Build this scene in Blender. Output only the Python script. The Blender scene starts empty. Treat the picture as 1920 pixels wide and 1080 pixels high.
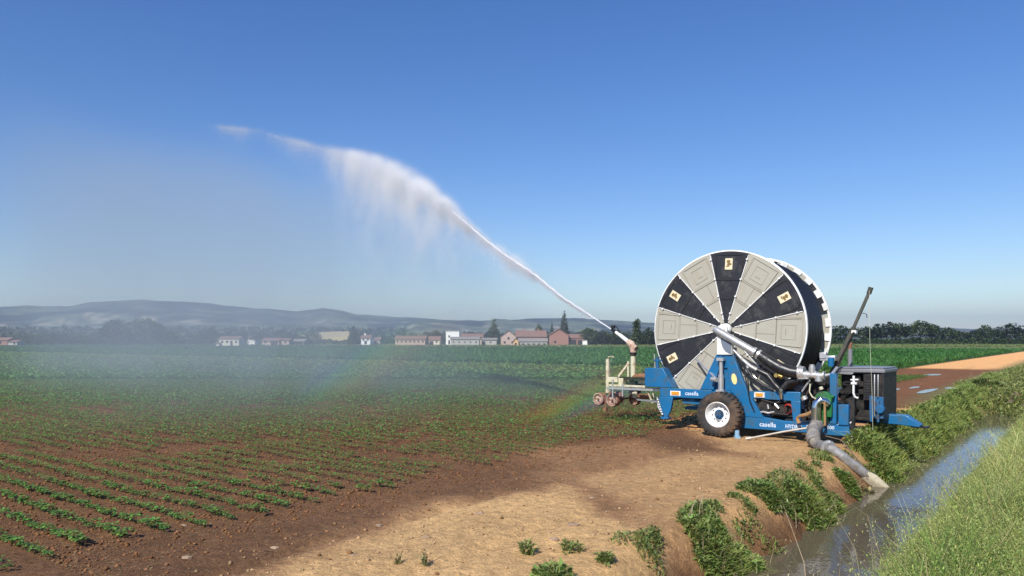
import bpy, math, random
import numpy as np
from mathutils import Vector, Matrix
random.seed(7)
RNG = np.random.default_rng(11)
C = bpy.context.scene.collection
SC = bpy.context.scene

# ------------------------------------------------------------------ camera, world, sun, exposure
F = 1400.0                      # focal length in photo pixels, horizon at row 640
CAMH = 1.89
cam_d = bpy.data.cameras.new("camera")
cam = bpy.data.objects.new("camera", cam_d); C.objects.link(cam)
cam.location = (0, 0, CAMH)
cam.rotation_euler = (math.radians(90), 0, 0)
cam_d.sensor_width = 36.0
cam_d.lens = 36.0 * F / 1920
cam_d.shift_y = 100 / 1920
cam_d.clip_start = 0.05
cam_d.clip_end = 30000
SC.camera = cam
SC.render.resolution_x, SC.render.resolution_y = 1024, 576

SUN_EL = 40.6
SUNV = Vector((-0.471, -0.882, 0)).normalized() * math.cos(math.radians(SUN_EL)) + Vector((0, 0, math.sin(math.radians(SUN_EL))))
w = bpy.data.worlds.new("World"); SC.world = w; w.use_nodes = True
nt = w.node_tree
bg = nt.nodes["Background"]
sky = nt.nodes.new("ShaderNodeTexSky"); sky.sky_type = 'NISHITA'; sky.sun_disc = False
sky.sun_elevation = math.radians(SUN_EL); sky.sun_rotation = math.atan2(SUNV.x, SUNV.y)
sky.altitude = 100; sky.air_density = 1.0; sky.dust_density = 0.35; sky.ozone_density = 2.5
hs_ = nt.nodes.new("ShaderNodeHueSaturation"); hs_.inputs["Saturation"].default_value = 1.31; hs_.inputs["Hue"].default_value = 0.513
nt.links.new(sky.outputs[0], hs_.inputs["Color"]); nt.links.new(hs_.outputs[0], bg.inputs[0]); bg.inputs[1].default_value = 0.110
sl = bpy.data.lights.new("sun", 'SUN'); sl.energy = 4.7; sl.angle = math.radians(0.55); sl.color = (1.0, 0.955, 0.89)
so = bpy.data.objects.new("sun", sl); C.objects.link(so)
so.rotation_euler = SUNV.to_track_quat('Z', 'Y').to_euler()
so.location = (0, 0, 60)
SC.view_settings.view_transform = 'Standard'; SC.view_settings.look = 'None'
SC.view_settings.exposure = 0.34; SC.view_settings.gamma = 1
SC.render.engine = 'CYCLES'
SC.cycles.use_denoising = True
SC.cycles.max_bounces = 8; SC.cycles.diffuse_bounces = 3; SC.cycles.transparent_max_bounces = 12
SC.cycles.volume_bounces = 8; SC.cycles.volume_max_steps = 96; SC.cycles.volume_step_rate = 1.0
SC.cycles.sample_clamp_indirect = 4.0

# ------------------------------------------------------------------ axes: u along the machine and the crop rows, d along the ditch
U = np.array([0.788, -0.6157]); D = np.array([0.6157, 0.788])
def st(s, t): return s * D[0] + t * U[0], s * D[1] + t * U[1]          # field coordinates to world
def inv(x, y): return x * D[0] + y * D[1], x * U[0] + y * U[1]
def at(px, Y, py=None, z=None):
    X = (px - 960) / F * Y
    return (X, Y, (CAMH + (640 - py) / F * Y) if py is not None else (z or 0.0))

# ------------------------------------------------------------------ numpy value noise
_P = np.random.default_rng(5).random((256, 256))
def vnoise(x, y):
    xi = np.floor(x).astype(int); yi = np.floor(y).astype(int); fx = x - xi; fy = y - yi
    fx = fx * fx * (3 - 2 * fx); fy = fy * fy * (3 - 2 * fy)
    a = _P[xi & 255, yi & 255]; b = _P[(xi + 1) & 255, yi & 255]; c = _P[xi & 255, (yi + 1) & 255]; d = _P[(xi + 1) & 255, (yi + 1) & 255]
    return (a * (1 - fx) + b * fx) * (1 - fy) + (c * (1 - fx) + d * fx) * fy
def fbm(x, y, o=4):
    r = 0; a = 0.5; n = 0
    for k in range(o):
        r = r + a * vnoise(x + 17.3 * k, y + 9.1 * k); n += a; x = x * 2.03; y = y * 2.03; a *= 0.5
    return r / n
def sstep(a, b, x):
    t = np.clip((x - a) / (b - a), 0, 1); return t * t * (3 - 2 * t)

# ------------------------------------------------------------------ materials
def mat(name, col=(0.5, 0.5, 0.5), rough=0.6, metal=0.0, var=0.12, scale=6.0, bump=0.0, spec=0.5, dirt=None, dirt_amt=0.0, dirt_scale=3.0, bscale=None, coat=0.0):
    m = bpy.data.materials.new(name); m.use_nodes = True
    n = m.node_tree.nodes; l = m.node_tree.links; b = n["Principled BSDF"]
    b.inputs["Roughness"].default_value = rough; b.inputs["Metallic"].default_value = metal
    b.inputs["Specular IOR Level"].default_value = spec
    if coat: b.inputs["Coat Weight"].default_value = coat
    tc = n.new("ShaderNodeTexCoord"); nz = n.new("ShaderNodeTexNoise"); nz.inputs["Scale"].default_value = scale; nz.inputs["Detail"].default_value = 6
    l.new(tc.outputs["Object"], nz.inputs["Vector"])
    mx = n.new("ShaderNodeMix"); mx.data_type = 'RGBA'
    mx.inputs[6].default_value = (*[c * (1 - var) for c in col], 1); mx.inputs[7].default_value = (*[min(1, c * (1 + var)) for c in col], 1)
    l.new(nz.outputs["Fac"], mx.inputs[0]); out = mx.outputs[2]
    if dirt:
        n2 = n.new("ShaderNodeTexNoise"); n2.inputs["Scale"].default_value = dirt_scale; n2.inputs["Detail"].default_value = 8; n2.inputs["Roughness"].default_value = 0.7
        l.new(tc.outputs["Object"], n2.inputs["Vector"])
        mr = n.new("ShaderNodeMapRange"); mr.inputs[1].default_value = 0.62 - 0.3 * dirt_amt; mr.inputs[2].default_value = 0.78 - 0.2 * dirt_amt
        l.new(n2.outputs["Fac"], mr.inputs[0])
        m2 = n.new("ShaderNodeMix"); m2.data_type = 'RGBA'; m2.inputs[7].default_value = (*dirt, 1)
        l.new(mr.outputs[0], m2.inputs[0]); l.new(out, m2.inputs[6]); out = m2.outputs[2]
        m3 = n.new("ShaderNodeMapRange"); m3.inputs[3].default_value = rough; m3.inputs[4].default_value = 0.9
        l.new(mr.outputs[0], m3.inputs[0]); l.new(m3.outputs[0], b.inputs["Roughness"])
    l.new(out, b.inputs["Base Color"])
    if bump:
        n3 = n.new("ShaderNodeTexNoise"); n3.inputs["Scale"].default_value = bscale or scale * 6; n3.inputs["Detail"].default_value = 5
        l.new(tc.outputs["Object"], n3.inputs["Vector"])
        bp = n.new("ShaderNodeBump"); bp.inputs["Strength"].default_value = bump; bp.inputs["Distance"].default_value = 0.02
        l.new(n3.outputs["Fac"], bp.inputs["Height"]); l.new(bp.outputs[0], b.inputs["Normal"])
    return m
def leafmat(name, trans=0.35, rough=0.55, spec=0.3):
    m = bpy.data.materials.new(name); m.use_nodes = True
    n = m.node_tree.nodes; l = m.node_tree.links; b = n["Principled BSDF"]; out = n["Material Output"]
    b.inputs["Roughness"].default_value = rough; b.inputs["Specular IOR Level"].default_value = spec
    a = n.new("ShaderNodeAttribute"); a.attribute_name = "tint"
    l.new(a.outputs["Color"], b.inputs["Base Color"])
    t = n.new("ShaderNodeBsdfTranslucent"); l.new(a.outputs["Color"], t.inputs[0])
    mx = n.new("ShaderNodeMixShader"); mx.inputs[0].default_value = trans
    l.new(b.outputs[0], mx.inputs[1]); l.new(t.outputs[0], mx.inputs[2]); l.new(mx.outputs[0], out.inputs[0])
    return m
BLUE = mat("blue_paint", (0.002, 0.118, 0.285), 0.45, var=0.22, scale=3, dirt=(0.035, 0.075, 0.10), dirt_amt=0.45, dirt_scale=6, coat=0.3, bump=0.05)
BLUED = mat("blue_paint_worn", (0.004, 0.10, 0.24), 0.5, var=0.25, scale=6, dirt=(0.06, 0.05, 0.04), dirt_amt=0.6, dirt_scale=7)
CREAM = mat("cream_plastic", (0.36, 0.345, 0.285), 0.5, var=0.08, scale=1.5, dirt=(0.32, 0.29, 0.22), dirt_amt=0.42, dirt_scale=2.2, bump=0.08, bscale=14)
BLACKP = mat("black_plastic", (0.017, 0.018, 0.022), 0.42, var=0.3, scale=3, dirt=(0.05, 0.05, 0.05), dirt_amt=0.25, dirt_scale=4, bump=0.1, bscale=14)
HOSE = mat("black_hose", (0.012, 0.013, 0.016), 0.36, var=0.3, scale=2, dirt=(0.05, 0.045, 0.04), dirt_amt=0.3, dirt_scale=3)
GROOVE = mat("groove_shade", (0.22, 0.20, 0.155), 0.8)  # darker strips that paint in the shade of the embossed panel lines
WHITE = mat("white_paint", (0.74, 0.74, 0.72), 0.4, var=0.05, dirt=(0.4, 0.38, 0.33), dirt_amt=0.25)
STEEL = mat("galvanised_steel", (0.62, 0.62, 0.61), 0.38, metal=0.75, var=0.2, scale=12, dirt=(0.25, 0.22, 0.18), dirt_amt=0.4, dirt_scale=8)
CHROME = mat("bright_steel", (0.75, 0.75, 0.74), 0.18, metal=1.0, var=0.1, scale=8)
DARK = mat("dark_metal", (0.018, 0.018, 0.018), 0.5, metal=0.3, var=0.4, scale=9, dirt=(0.06, 0.045, 0.035), dirt_amt=0.5, dirt_scale=9)
RUST = mat("rusty_steel", (0.22, 0.10, 0.055), 0.85, var=0.4, scale=9, bump=0.2)
PALE = mat("pale_old_paint", (0.55, 0.53, 0.38), 0.6, var=0.1, scale=5, dirt=(0.30, 0.16, 0.09), dirt_amt=0.45, dirt_scale=9)
PINKR = mat("faded_wheel_paint", (0.50, 0.36, 0.29), 0.8, var=0.2, scale=8, dirt=(0.16, 0.08, 0.05), dirt_amt=0.6, dirt_scale=14)
TYRE = mat("tyre_rubber", (0.028, 0.026, 0.025), 0.85, var=0.3, scale=6, dirt=(0.14, 0.085, 0.05), dirt_amt=0.55, dirt_scale=3.5, bump=0.15)
AMBER = mat("amber_reflector", (0.75, 0.28, 0.03), 0.25)
CREAMS = mat("sticker_yellow", (0.72, 0.60, 0.25), 0.4)
EMB = mat("emblem_plate", (0.72, 0.62, 0.42), 0.35, var=0.05)
EMBD = mat("emblem_print", (0.19, 0.125, 0.04), 0.5)
HOOD = mat("grey_hood", (0.19, 0.195, 0.21), 0.4, var=0.1, scale=4)
GREENM = mat("green_pump", (0.01, 0.14, 0.035), 0.45, var=0.3, scale=6, dirt=(0.05, 0.05, 0.03), dirt_amt=0.5)
BRASS = mat("brass", (0.55, 0.42, 0.14), 0.35, metal=0.8)
GREYBL = mat("blue_grey_paint", (0.14, 0.17, 0.22), 0.45, var=0.1)
RED = mat("red_cable", (0.25, 0.02, 0.015), 0.5)
GREYPIPE = mat("grey_pipe", (0.24, 0.24, 0.235), 0.5, var=0.2, scale=5, dirt=(0.14, 0.11, 0.08), dirt_amt=0.55, dirt_scale=6, bump=0.3, bscale=14)
CRUST = mat("scaled_pipe_end", (0.52, 0.46, 0.33), 0.9, var=0.3, scale=12, bump=0.4)
DENIM = mat("text_white", (0.62, 0.70, 0.80), 0.5, var=0.02)

# ------------------------------------------------------------------ mesh builder
class MB:
    def __init__(s): s.v = []; s.f = []; s.m = []
    def add(s, vs, fs, mi=0):
        o = len(s.v); s.v += [tuple(p) for p in vs]; s.f += [tuple(i + o for i in f) for f in fs]; s.m += [mi] * len(fs)
        return s
    def box(s, x0, x1, y0, y1, z0, z1, mi=0):
        return s.add([(x0, y0, z0), (x1, y0, z0), (x1, y1, z0), (x0, y1, z0), (x0, y0, z1), (x1, y0, z1), (x1, y1, z1), (x0, y1, z1)],
                     [(0, 3, 2, 1), (4, 5, 6, 7), (0, 1, 5, 4), (1, 2, 6, 5), (2, 3, 7, 6), (3, 0, 4, 7)], mi)
    def prism(s, pts, y0, y1, mi=0):            # polygon in x,z extruded along y
        n = len(pts); vs = [(p[0], y0, p[1]) for p in pts] + [(p[0], y1, p[1]) for p in pts]
        ar = sum(pts[i][0] * pts[(i + 1) % n][1] - pts[(i + 1) % n][0] * pts[i][1] for i in range(n))
        f0 = tuple(range(n)); f1 = tuple(reversed(range(n, 2 * n)))
        sd = [(i, i + n, (i + 1) % n + n, (i + 1) % n) for i in range(n)]
        if ar < 0: f0 = f0[::-1]; f1 = f1[::-1]; sd = [q[::-1] for q in sd]
        return s.add(vs, [f0, f1] + sd, mi)
    def tube(s, path, r, n=10, mi=0, caps=True):
        P = [Vector(p) for p in path]; R = r if hasattr(r, '__len__') else [r] * len(P)
        vs = []; fs = []; prev = None
        for i, p in enumerate(P):
            t = (P[min(i + 1, len(P) - 1)] - P[max(i - 1, 0)]).normalized()
            if prev is None:
                a = Vector((0, 0, 1)) if abs(t.z) < 0.9 else Vector((1, 0, 0)); x = t.cross(a).normalized()
            else: x = (prev - t * prev.dot(t)).normalized()
            prev = x; y = t.cross(x)
            for k in range(n):
                q = 2 * math.pi * k / n; vs.append(p + (x * math.cos(q) + y * math.sin(q)) * R[i])
        for i in range(len(P) - 1):
            for k in range(n):
                a = i * n + k; b = i * n + (k + 1) % n; fs.append((a, b, b + n, a + n))
        if caps: fs.append(tuple(reversed(range(n)))); fs.append(tuple(range((len(P) - 1) * n, len(P) * n)))
        return s.add(vs, fs, mi)
    def lathe(s, prof, cx, cz, n=48, mi=0, a0=0.0, a1=2 * math.pi):    # profile (r, y) round the y axis through (cx, cz)
        full = abs(a1 - a0 - 2 * math.pi) < 1e-6; m = n if full else n + 1
        vs = []; fs = []; k = len(prof)
        for i in range(m):
            q = a0 + (a1 - a0) * i / n
            for r, y in prof: vs.append((cx + r * math.sin(q), y, cz + r * math.cos(q)))
        for i in range(n):
            j = (i + 1) % m
            for e in range(k - 1): fs.append((i * k + e, i * k + e + 1, j * k + e + 1, j * k + e))
        return s.add(vs, fs, mi)
    def bar(s, a, b, w_, h=None, mi=0):          # square bar between two points
        a = Vector(a); b = Vector(b); h = h or w_; t = (b - a).normalized()
        up = Vector((0, 0, 1)) if abs(t.z) < 0.95 else Vector((0, 1, 0)); x = t.cross(up).normalized() * w_ / 2; y = x.cross(t).normalized() * h / 2
        vs = [a - x - y, a + x - y, a + x + y, a - x + y, b - x - y, b + x - y, b + x + y, b - x + y]
        return s.add(vs, [(0, 3, 2, 1), (4, 5, 6, 7), (0, 1, 5, 4), (1, 2, 6, 5), (2, 3, 7, 6), (3, 0, 4, 7)], mi)
    def build(s, name, mats, parent=None, smooth=35, bevel=0.0):
        me = bpy.data.meshes.new(name); me.from_pydata(s.v, [], s.f)
        for m in (mats if isinstance(mats, (list, tuple)) else [mats]): me.materials.append(m)
        if len(me.materials) > 1: me.polygons.foreach_set("material_index", s.m)
        me.update()
        if smooth: me.shade_smooth(); me.set_sharp_from_angle(angle=math.radians(smooth))
        o = bpy.data.objects.new(name, me); C.objects.link(o); o.parent = parent
        if bevel:
            b = o.modifiers.new("bevel", 'BEVEL'); b.width = bevel; b.segments = 2; b.limit_method = 'ANGLE'; b.angle_limit = math.radians(40)
        return o
def tag(o, label=None, cat=None, group=None, kind=None):
    if label: o["label"] = label
    if cat: o["category"] = cat
    if group: o["group"] = group
    if kind: o["kind"] = kind
    return o
def empty(name, loc, rz=0.0):
    o = bpy.data.objects.new(name, None); C.objects.link(o); o.location = loc; o.rotation_euler = (0, 0, rz); o.empty_display_size = 0.3
    return o
def np_mesh(name, V, Fq, mat_, tint=None, parent=None, smooth=False):
    me = bpy.data.meshes.new(name); k = Fq.shape[1]; nf = len(Fq)
    me.vertices.add(len(V)); me.vertices.foreach_set("co", V.astype(np.float32).ravel())
    me.loops.add(nf * k); me.loops.foreach_set("vertex_index", Fq.astype(np.int32).ravel())
    me.polygons.add(nf); me.polygons.foreach_set("loop_start", (np.arange(nf) * k).astype(np.int32))
    me.polygons.foreach_set("loop_total", np.full(nf, k, np.int32))
    if tint is not None:
        a = me.color_attributes.new("tint", 'FLOAT_COLOR', 'POINT')
        a.data.foreach_set("color", np.concatenate([tint, np.ones((len(tint), 1))], 1).astype(np.float32).ravel())
    me.materials.append(mat_); me.update(calc_edges=True); me.validate()
    if smooth: me.shade_smooth()
    o = bpy.data.objects.new(name, me); C.objects.link(o); o.parent = parent
    return o
def leaf_arrays(P, dirs, L, W, col, fold=0.25, up=None):
    """rhombic folded leaves: base, left, tip, right"""
    n = len(P); dirs = dirs / np.linalg.norm(dirs, axis=1, keepdims=True)
    up = np.tile([0, 0, 1.0], (n, 1)) if up is None else up
    sd = np.cross(dirs, up); ln = np.linalg.norm(sd, axis=1, keepdims=True); sd = np.where(ln > 1e-3, sd / np.maximum(ln, 1e-6), np.array([[1.0, 0, 0]]))
    nn = np.cross(sd, dirs)
    L = L[:, None]; W = W[:, None]
    mid = P + dirs * L * 0.45 + nn * L * fold * 0.2
    V = np.stack([P, mid - sd * W / 2 + nn * W * fold, P + dirs * L, mid + sd * W / 2 + nn * W * fold], 1).reshape(-1, 3)
    Fq = np.arange(4 * n).reshape(n, 4)
    return V, Fq, np.repeat(col, 4, axis=0)
def blade_arrays(P, H, W, lean, leandir, col, tipcol):
    """grass blades: 2 quads-wide strip bending over"""
    n = len(P); sdx = RNG.random(n) * 6.283
    sd = np.stack([np.cos(sdx), np.sin(sdx), np.zeros(n)], 1) * W[:, None] / 2
    ld = np.stack([np.cos(leandir), np.sin(leandir), np.zeros(n)], 1)
    z = np.array([[0, 0, 1.0]])
    p1 = P + z * (H * 0.55)[:, None] + ld * (H * lean * 0.3)[:, None]
    p2 = P + z * (H * (1 - 0.25 * lean))[:, None] + ld * (H * lean)[:, None]
    V = np.stack([P - sd, P + sd, p1 + sd * 0.8, p1 - sd * 0.8, p2 + sd * 0.15, p2 - sd * 0.15], 1).reshape(-1, 3)
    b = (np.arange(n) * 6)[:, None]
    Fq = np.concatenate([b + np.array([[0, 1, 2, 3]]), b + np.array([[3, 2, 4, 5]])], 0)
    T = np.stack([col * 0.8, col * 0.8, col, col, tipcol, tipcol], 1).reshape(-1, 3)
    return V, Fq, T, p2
def merge(parts):
    V = []; Fq = []; T = []; o = 0
    for v, f, t in parts: V.append(v); Fq.append(f + o); T.append(t); o += len(v)
    return np.concatenate(V), np.concatenate(Fq), np.concatenate(T)
def rdir(n, zlo=-0.2, zhi=1.0):
    a = RNG.random(n) * 6.283; z = zlo + (zhi - zlo) * RNG.random(n); r = np.sqrt(np.maximum(0.05, 1 - z * z))
    return np.stack([np.cos(a) * r, np.sin(a) * r, z], 1)
def jitcol(base, n, v=0.25, hue=0.15):
    b = np.array(base)[None]; k = 1 + v * (RNG.random((n, 1)) * 2 - 1); h = 1 + hue * (RNG.random((n, 3)) * 2 - 1)
    return np.clip(b * k * h, 0, 1)

# ------------------------------------------------------------------ terrain
WATER = -0.50
def end_fade(s): return 1 - sstep(28.5, 31.0, s)
def ground_z(s, t):
    s = np.asarray(s, float); t = np.asarray(t, float)
    wob = (vnoise(s * 0.9, t * 0 + 3.3) - 0.5) * 0.30 + (vnoise(s * 2.7, t * 0 + 8.3) - 0.5) * 0.12
    tl = t - wob * sstep(-4.5, -3.2, t) * (1 - sstep(-2.7, -2.3, t))
    z = -0.75 * sstep(-3.42, -2.55, tl) + 0.80 * sstep(-1.75, -1.2, t) + 0.15 * sstep(-1.2, -0.7, t)
    z = np.where(t < -2.2, z, z)
    k = end_fade(s) * sstep(-60, -40, s)
    z = z * k + (1 - k) * 0.0
    fade = np.exp(-np.maximum(0, s - 14) / 30)
    z = z + (fbm(s * 1.1, t * 1.1, 3) - 0.5) * 0.05 * fade
    near = np.exp(-np.maximum(0, s - 10) / 10)
    clod = (fbm(s * 7, t * 7, 3) - 0.5) * 0.045 * near * sstep(-5.0, -8.0, t) + (fbm(s * 9, t * 9, 2) - 0.5) * 0.022 * near
    rw = (vnoise(s * 0.35, t * 0 + 31.3) - 0.5) * 0.7
    for t0 in (-4.35, -5.75):
        q = (t - t0 - rw) / 0.13
        z = z - 0.028 * np.exp(-q * q) * (0.5 + vnoise(s * 0.8, t * 0 + t0)) * near + 0.012 * np.exp(-(np.abs(q) - 1.6) ** 2 * 2) * near
    z = z + (vnoise(s * 16, t * 16) - 0.5) * 0.012 * near
    return z + clod
def axis(lo, hi, st_, mn, mx, g=1.07):
    a = list(np.arange(lo, hi + 1e-6, st_)); x = hi; h = st_
    while x < mx: h *= g; x += h; a.append(x)
    b = []; x = lo; h = st_
    while x > mn: h *= g; x -= h; b.append(x)
    return np.array(b[::-1] + a)
ts = axis(-13.0, -0.6, 0.06, -6400, 6400); ss = axis(2.6, 20.0, 0.07, -900, 6400)
S, T = np.meshgrid(ss, ts, indexing='ij')
Z = ground_z(S, T)
X, Y = st(S, T)
# dry to wet: where the spray reached, the soil is dark. 'dry' is worn into the ground, in field metres
def blob(s0, t0, rs, rt, soft=0.5, ns=0.6, rot=0.0):
    c, q = math.cos(rot), math.sin(rot)
    a = (S - s0) * c + (T - t0) * q; b = -(S - s0) * q + (T - t0) * c
    r = np.sqrt((a / rs) ** 2 + (b / rt) ** 2) + (fbm(S * 0.9, T * 0.9, 4) - 0.5) * ns
    return 1 - sstep(1 - soft, 1 + soft * 0.4, r)
n1 = fbm(S * 0.7, T * 0.7, 4) - 0.5
px_ = 960 + F * X / np.maximum(Y, 0.5); py_ = 640 + F * CAMH / np.maximum(Y, 0.5)
def g2(px, py, z=0.0):
    Yd = (CAMH - z) * F / (py - 640); return inv((px - 960) / F * Yd, Yd)
WX = (fbm(S * 0.8, T * 0.8, 4) - 0.5) * 1.3 + (fbm(S * 4, T * 4, 3) - 0.5) * 0.5
def poly(pts, soft, namp=1.0, raw=False):
    """soft mask of a patch of ground, corners in field metres"""
    P = pts if raw else [g2(*p) for p in pts]; s_ = [p[0] for p in P]; t_ = [p[1] for p in P]
    out = np.zeros_like(S); k = (S > min(s_) - 3) & (S < max(s_) + 3) & (T > min(t_) - 3) & (T < max(t_) + 3)
    a, b_ = S[k], T[k]; d = np.full(a.shape, 1e9); ins = np.zeros(a.shape, bool)
    for i in range(len(P)):
        (s0, t0), (s1, t1) = P[i], P[(i + 1) % len(P)]; ex, ey = s1 - s0, t1 - t0; L = ex * ex + ey * ey
        u_ = np.clip(((a - s0) * ex + (b_ - t0) * ey) / L, 0, 1); d = np.minimum(d, np.hypot(a - s0 - u_ * ex, b_ - t0 - u_ * ey))
        c_ = (t0 > b_) != (t1 > b_); xs = s0 + (b_ - t0) * ex / (ey if abs(ey) > 1e-9 else 1e-9); ins ^= c_ & (a < xs)
    d = np.where(ins, d, -d) + WX[k] * namp; out[k] = sstep(-soft, soft, d); return out
dry = poly([(420, 1095), (560, 1035), (700, 990), (830, 950), (950, 925), (1060, 903), (1120, 925), (1175, 965), (1240, 985), (1300, 1020), (1400, 1120), (1300, 1400), (300, 1400), (250, 1180)], 0.45, 0.55)
dry = np.maximum(dry, 0.76 * poly([(1180, 990), (1060, 900), (1200, 855), (1300, 850), (1640, 855), (1600, 900), (1500, 960), (1350, 1010)], 0.6, 0.7))
dry = np.maximum(dry, 0.80 * poly([(1235, 790), (1280, 812), (1350, 832), (1400, 850), (1450, 885), (1600, 885), (1680, 862), (1660, 835), (1640, 800), (1560, 775), (1400, 770), (1300, 775)], 0.35, 0.6))
dry = np.maximum(dry, 0.80 * poly([(1640, 785), (1740, 785), (1720, 765), (1650, 765)], 0.2, 0.5))
dry = np.maximum(dry, 0.38 * poly([(1000, 905), (1000, 840), (1200, 825), (1300, 850), (1180, 900)], 0.5, 0.8))
dry = np.maximum(dry, sstep(56, 62, S + n1 * 8) * (1 - sstep(-3.3, -2.9, T)) * sstep(-11.0, -10.2, T))
dry = np.maximum(dry, 0.60 * sstep(-4.6, -3.9, T + n1) * (S < 13) * (S > 2)) * np.ones_like(S)
dry = np.where(T > -1.5, 0.6, dry)
dry = dry * np.where((T < -2.5) & (T > -3.6) & (Z < -0.16), np.clip(1 + (Z + 0.16) * 4, 0.15, 1), 1)
wet = np.array([0.145, 0.074, 0.034]); wetn = np.array([0.198, 0.100, 0.046]); dryc = np.array([0.66, 0.41, 0.18]); mid = np.array([0.37, 0.205, 0.095])
d3 = dry[..., None]
wetc = wet + (wetn - wet) * fbm(S * 0.35, T * 0.35, 3)[..., None]
col = np.where(d3 < 0.5, wetc + (mid - wetc) * (d3 * 2), mid + (dryc - mid) * (d3 * 2 - 1))
red = (S > 15) & (T > -12)
col = np.where(red[..., None], col * np.array([1.3, 1.12, 1.0]), col)
def setcol(mask, c):
    global col
    col = col * (1 - mask[..., None]) + np.array(c) * mask[..., None]
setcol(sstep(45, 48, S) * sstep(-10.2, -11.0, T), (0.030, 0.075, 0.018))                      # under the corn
setcol(sstep(200, 215, S), (0.13, 0.17, 0.055))
setcol(sstep(330, 360, S + 0.3 * T) , (0.09, 0.12, 0.04))
setcol(sstep(700, 900, S), (0.05, 0.075, 0.03))
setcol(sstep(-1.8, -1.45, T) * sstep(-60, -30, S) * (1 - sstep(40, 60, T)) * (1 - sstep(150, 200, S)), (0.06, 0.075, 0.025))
setcol(sstep(22, 30, S) * sstep(-5.0 - 0.015 * S, -4.0 - 0.01 * S, T + n1 * .5) * (1 - sstep(60, 90, T)) * (1 - sstep(150, 200, S)) * 0.75, (0.17, 0.18, 0.07))
setcol(sstep(29.5, 31, S) * sstep(-3.4, -3.0, T) * (1 - sstep(60, 80, S)) * 0.7, (0.12, 0.12, 0.05))
ni, nj = S.shape
idx = np.arange(ni * nj).reshape(ni, nj)
FQ = np.stack([idx[:-1, :-1], idx[1:, :-1], idx[1:, 1:], idx[:-1, 1:]], -1).reshape(-1, 4)
FQ = FQ[:, ::-1] if False else FQ
gm = bpy.data.materials.new("soil"); gm.use_nodes = True
n = gm.node_tree.nodes; l = gm.node_tree.links; b = n["Principled BSDF"]
at_ = n.new("ShaderNodeAttribute"); at_.attribute_name = "tint"
tc = n.new("ShaderNodeTexCoord")
def noise(sc, det=5, rg=0.6, stretch=None):
    q = n.new("ShaderNodeTexNoise"); q.inputs["Scale"].default_value = sc; q.inputs["Detail"].default_value = det; q.inputs["Roughness"].default_value = rg
    if stretch:
        mp_ = n.new("ShaderNodeMapping"); mp_.inputs["Rotation"].default_value = (0, 0, math.radians(stretch[1])); mp_.inputs["Scale"].default_value = stretch[0]
        l.new(tc.outputs["Object"], mp_.inputs[0]); l.new(mp_.outputs[0], q.inputs["Vector"])
    else: l.new(tc.outputs["Object"], q.inputs["Vector"])
    return q
na = noise(9, 8, 0.7); nb = noise(45, 4, 0.7); nc = noise(1.1, 5, 0.6)
m1 = n.new("ShaderNodeMapRange"); m1.inputs[1].default_value = 0.28; m1.inputs[2].default_value = 0.72; m1.inputs[3].default_value = 0.60; m1.inputs[4].default_value = 1.35
l.new(na.outputs["Fac"], m1.inputs[0])
m2 = n.new("ShaderNodeMapRange"); m2.inputs[1].default_value = 0.3; m2.inputs[2].default_value = 0.7; m2.inputs[3].default_value = 0.68; m2.inputs[4].default_value = 1.30
l.new(nb.outputs["Fac"], m2.inputs[0])
m3 = n.new("ShaderNodeMapRange"); m3.inputs[1].default_value = 0.3; m3.inputs[2].default_value = 0.7; m3.inputs[3].default_value = 0.86; m3.inputs[4].default_value = 1.12
l.new(nc.outputs["Fac"], m3.inputs[0])
mu = n.new("ShaderNodeMath"); mu.operation = 'MULTIPLY'; l.new(m1.outputs[0], mu.inputs[0]); l.new(m2.outputs[0], mu.inputs[1])
mu2 = n.new("ShaderNodeMath"); mu2.operation = 'MULTIPLY'; l.new(mu.outputs[0], mu2.inputs[0]); l.new(m3.outputs[0], mu2.inputs[1])
vm = n.new("ShaderNodeVectorMath"); vm.operation = 'SCALE'; l.new(at_.outputs["Color"], vm.inputs[0]); l.new(mu2.outputs[0], vm.inputs["Scale"])
vo = n.new("ShaderNodeTexVoronoi"); vo.inputs["Scale"].default_value = 7; l.new(tc.outputs["Object"], vo.inputs["Vector"])     # scattered pale stones and straw
mp1 = n.new("ShaderNodeMapRange"); mp1.inputs[1].default_value = 0.045; mp1.inputs[2].default_value = 0.075; mp1.inputs[3].default_value = 0.75; mp1.inputs[4].default_value = 0.0
l.new(vo.outputs["Distance"], mp1.inputs[0])
gt = n.new("ShaderNodeMath"); gt.operation = 'GREATER_THAN'; gt.inputs[1].default_value = 0.60
sx = n.new("ShaderNodeSeparateColor"); l.new(vo.outputs["Color"], sx.inputs[0]); l.new(sx.outputs[0], gt.inputs[0])
mm = n.new("ShaderNodeMath"); mm.operation = 'MULTIPLY'; l.new(mp1.outputs[0], mm.inputs[0]); l.new(gt.outputs[0], mm.inputs[1])
mc = n.new("ShaderNodeMix"); mc.data_type = 'RGBA'; mc.inputs[7].default_value = (0.42, 0.30, 0.19, 1)
l.new(mm.outputs[0], mc.inputs[0]); l.new(vm.outputs[0], mc.inputs[6]); l.new(mc.outputs[2], b.inputs["Base Color"])
b.inputs["Roughness"].default_value = 0.92; b.inputs["Specular IOR Level"].default_value = 0.2
ad = n.new("ShaderNodeMath"); ad.operation = 'ADD'; l.new(na.outputs["Fac"], ad.inputs[0])
ms = n.new("ShaderNodeMath"); ms.operation = 'MULTIPLY'; ms.inputs[1].default_value = 0.35; l.new(nb.outputs["Fac"], ms.inputs[0]); l.new(ms.outputs[0], ad.inputs[1])
bp = n.new("ShaderNodeBump"); bp.inputs["Strength"].default_value = 0.9; bp.inputs["Distance"].default_value = 0.06
l.new(ad.outputs[0], bp.inputs["Height"]); l.new(bp.outputs[0], b.inputs["Normal"])
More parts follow.
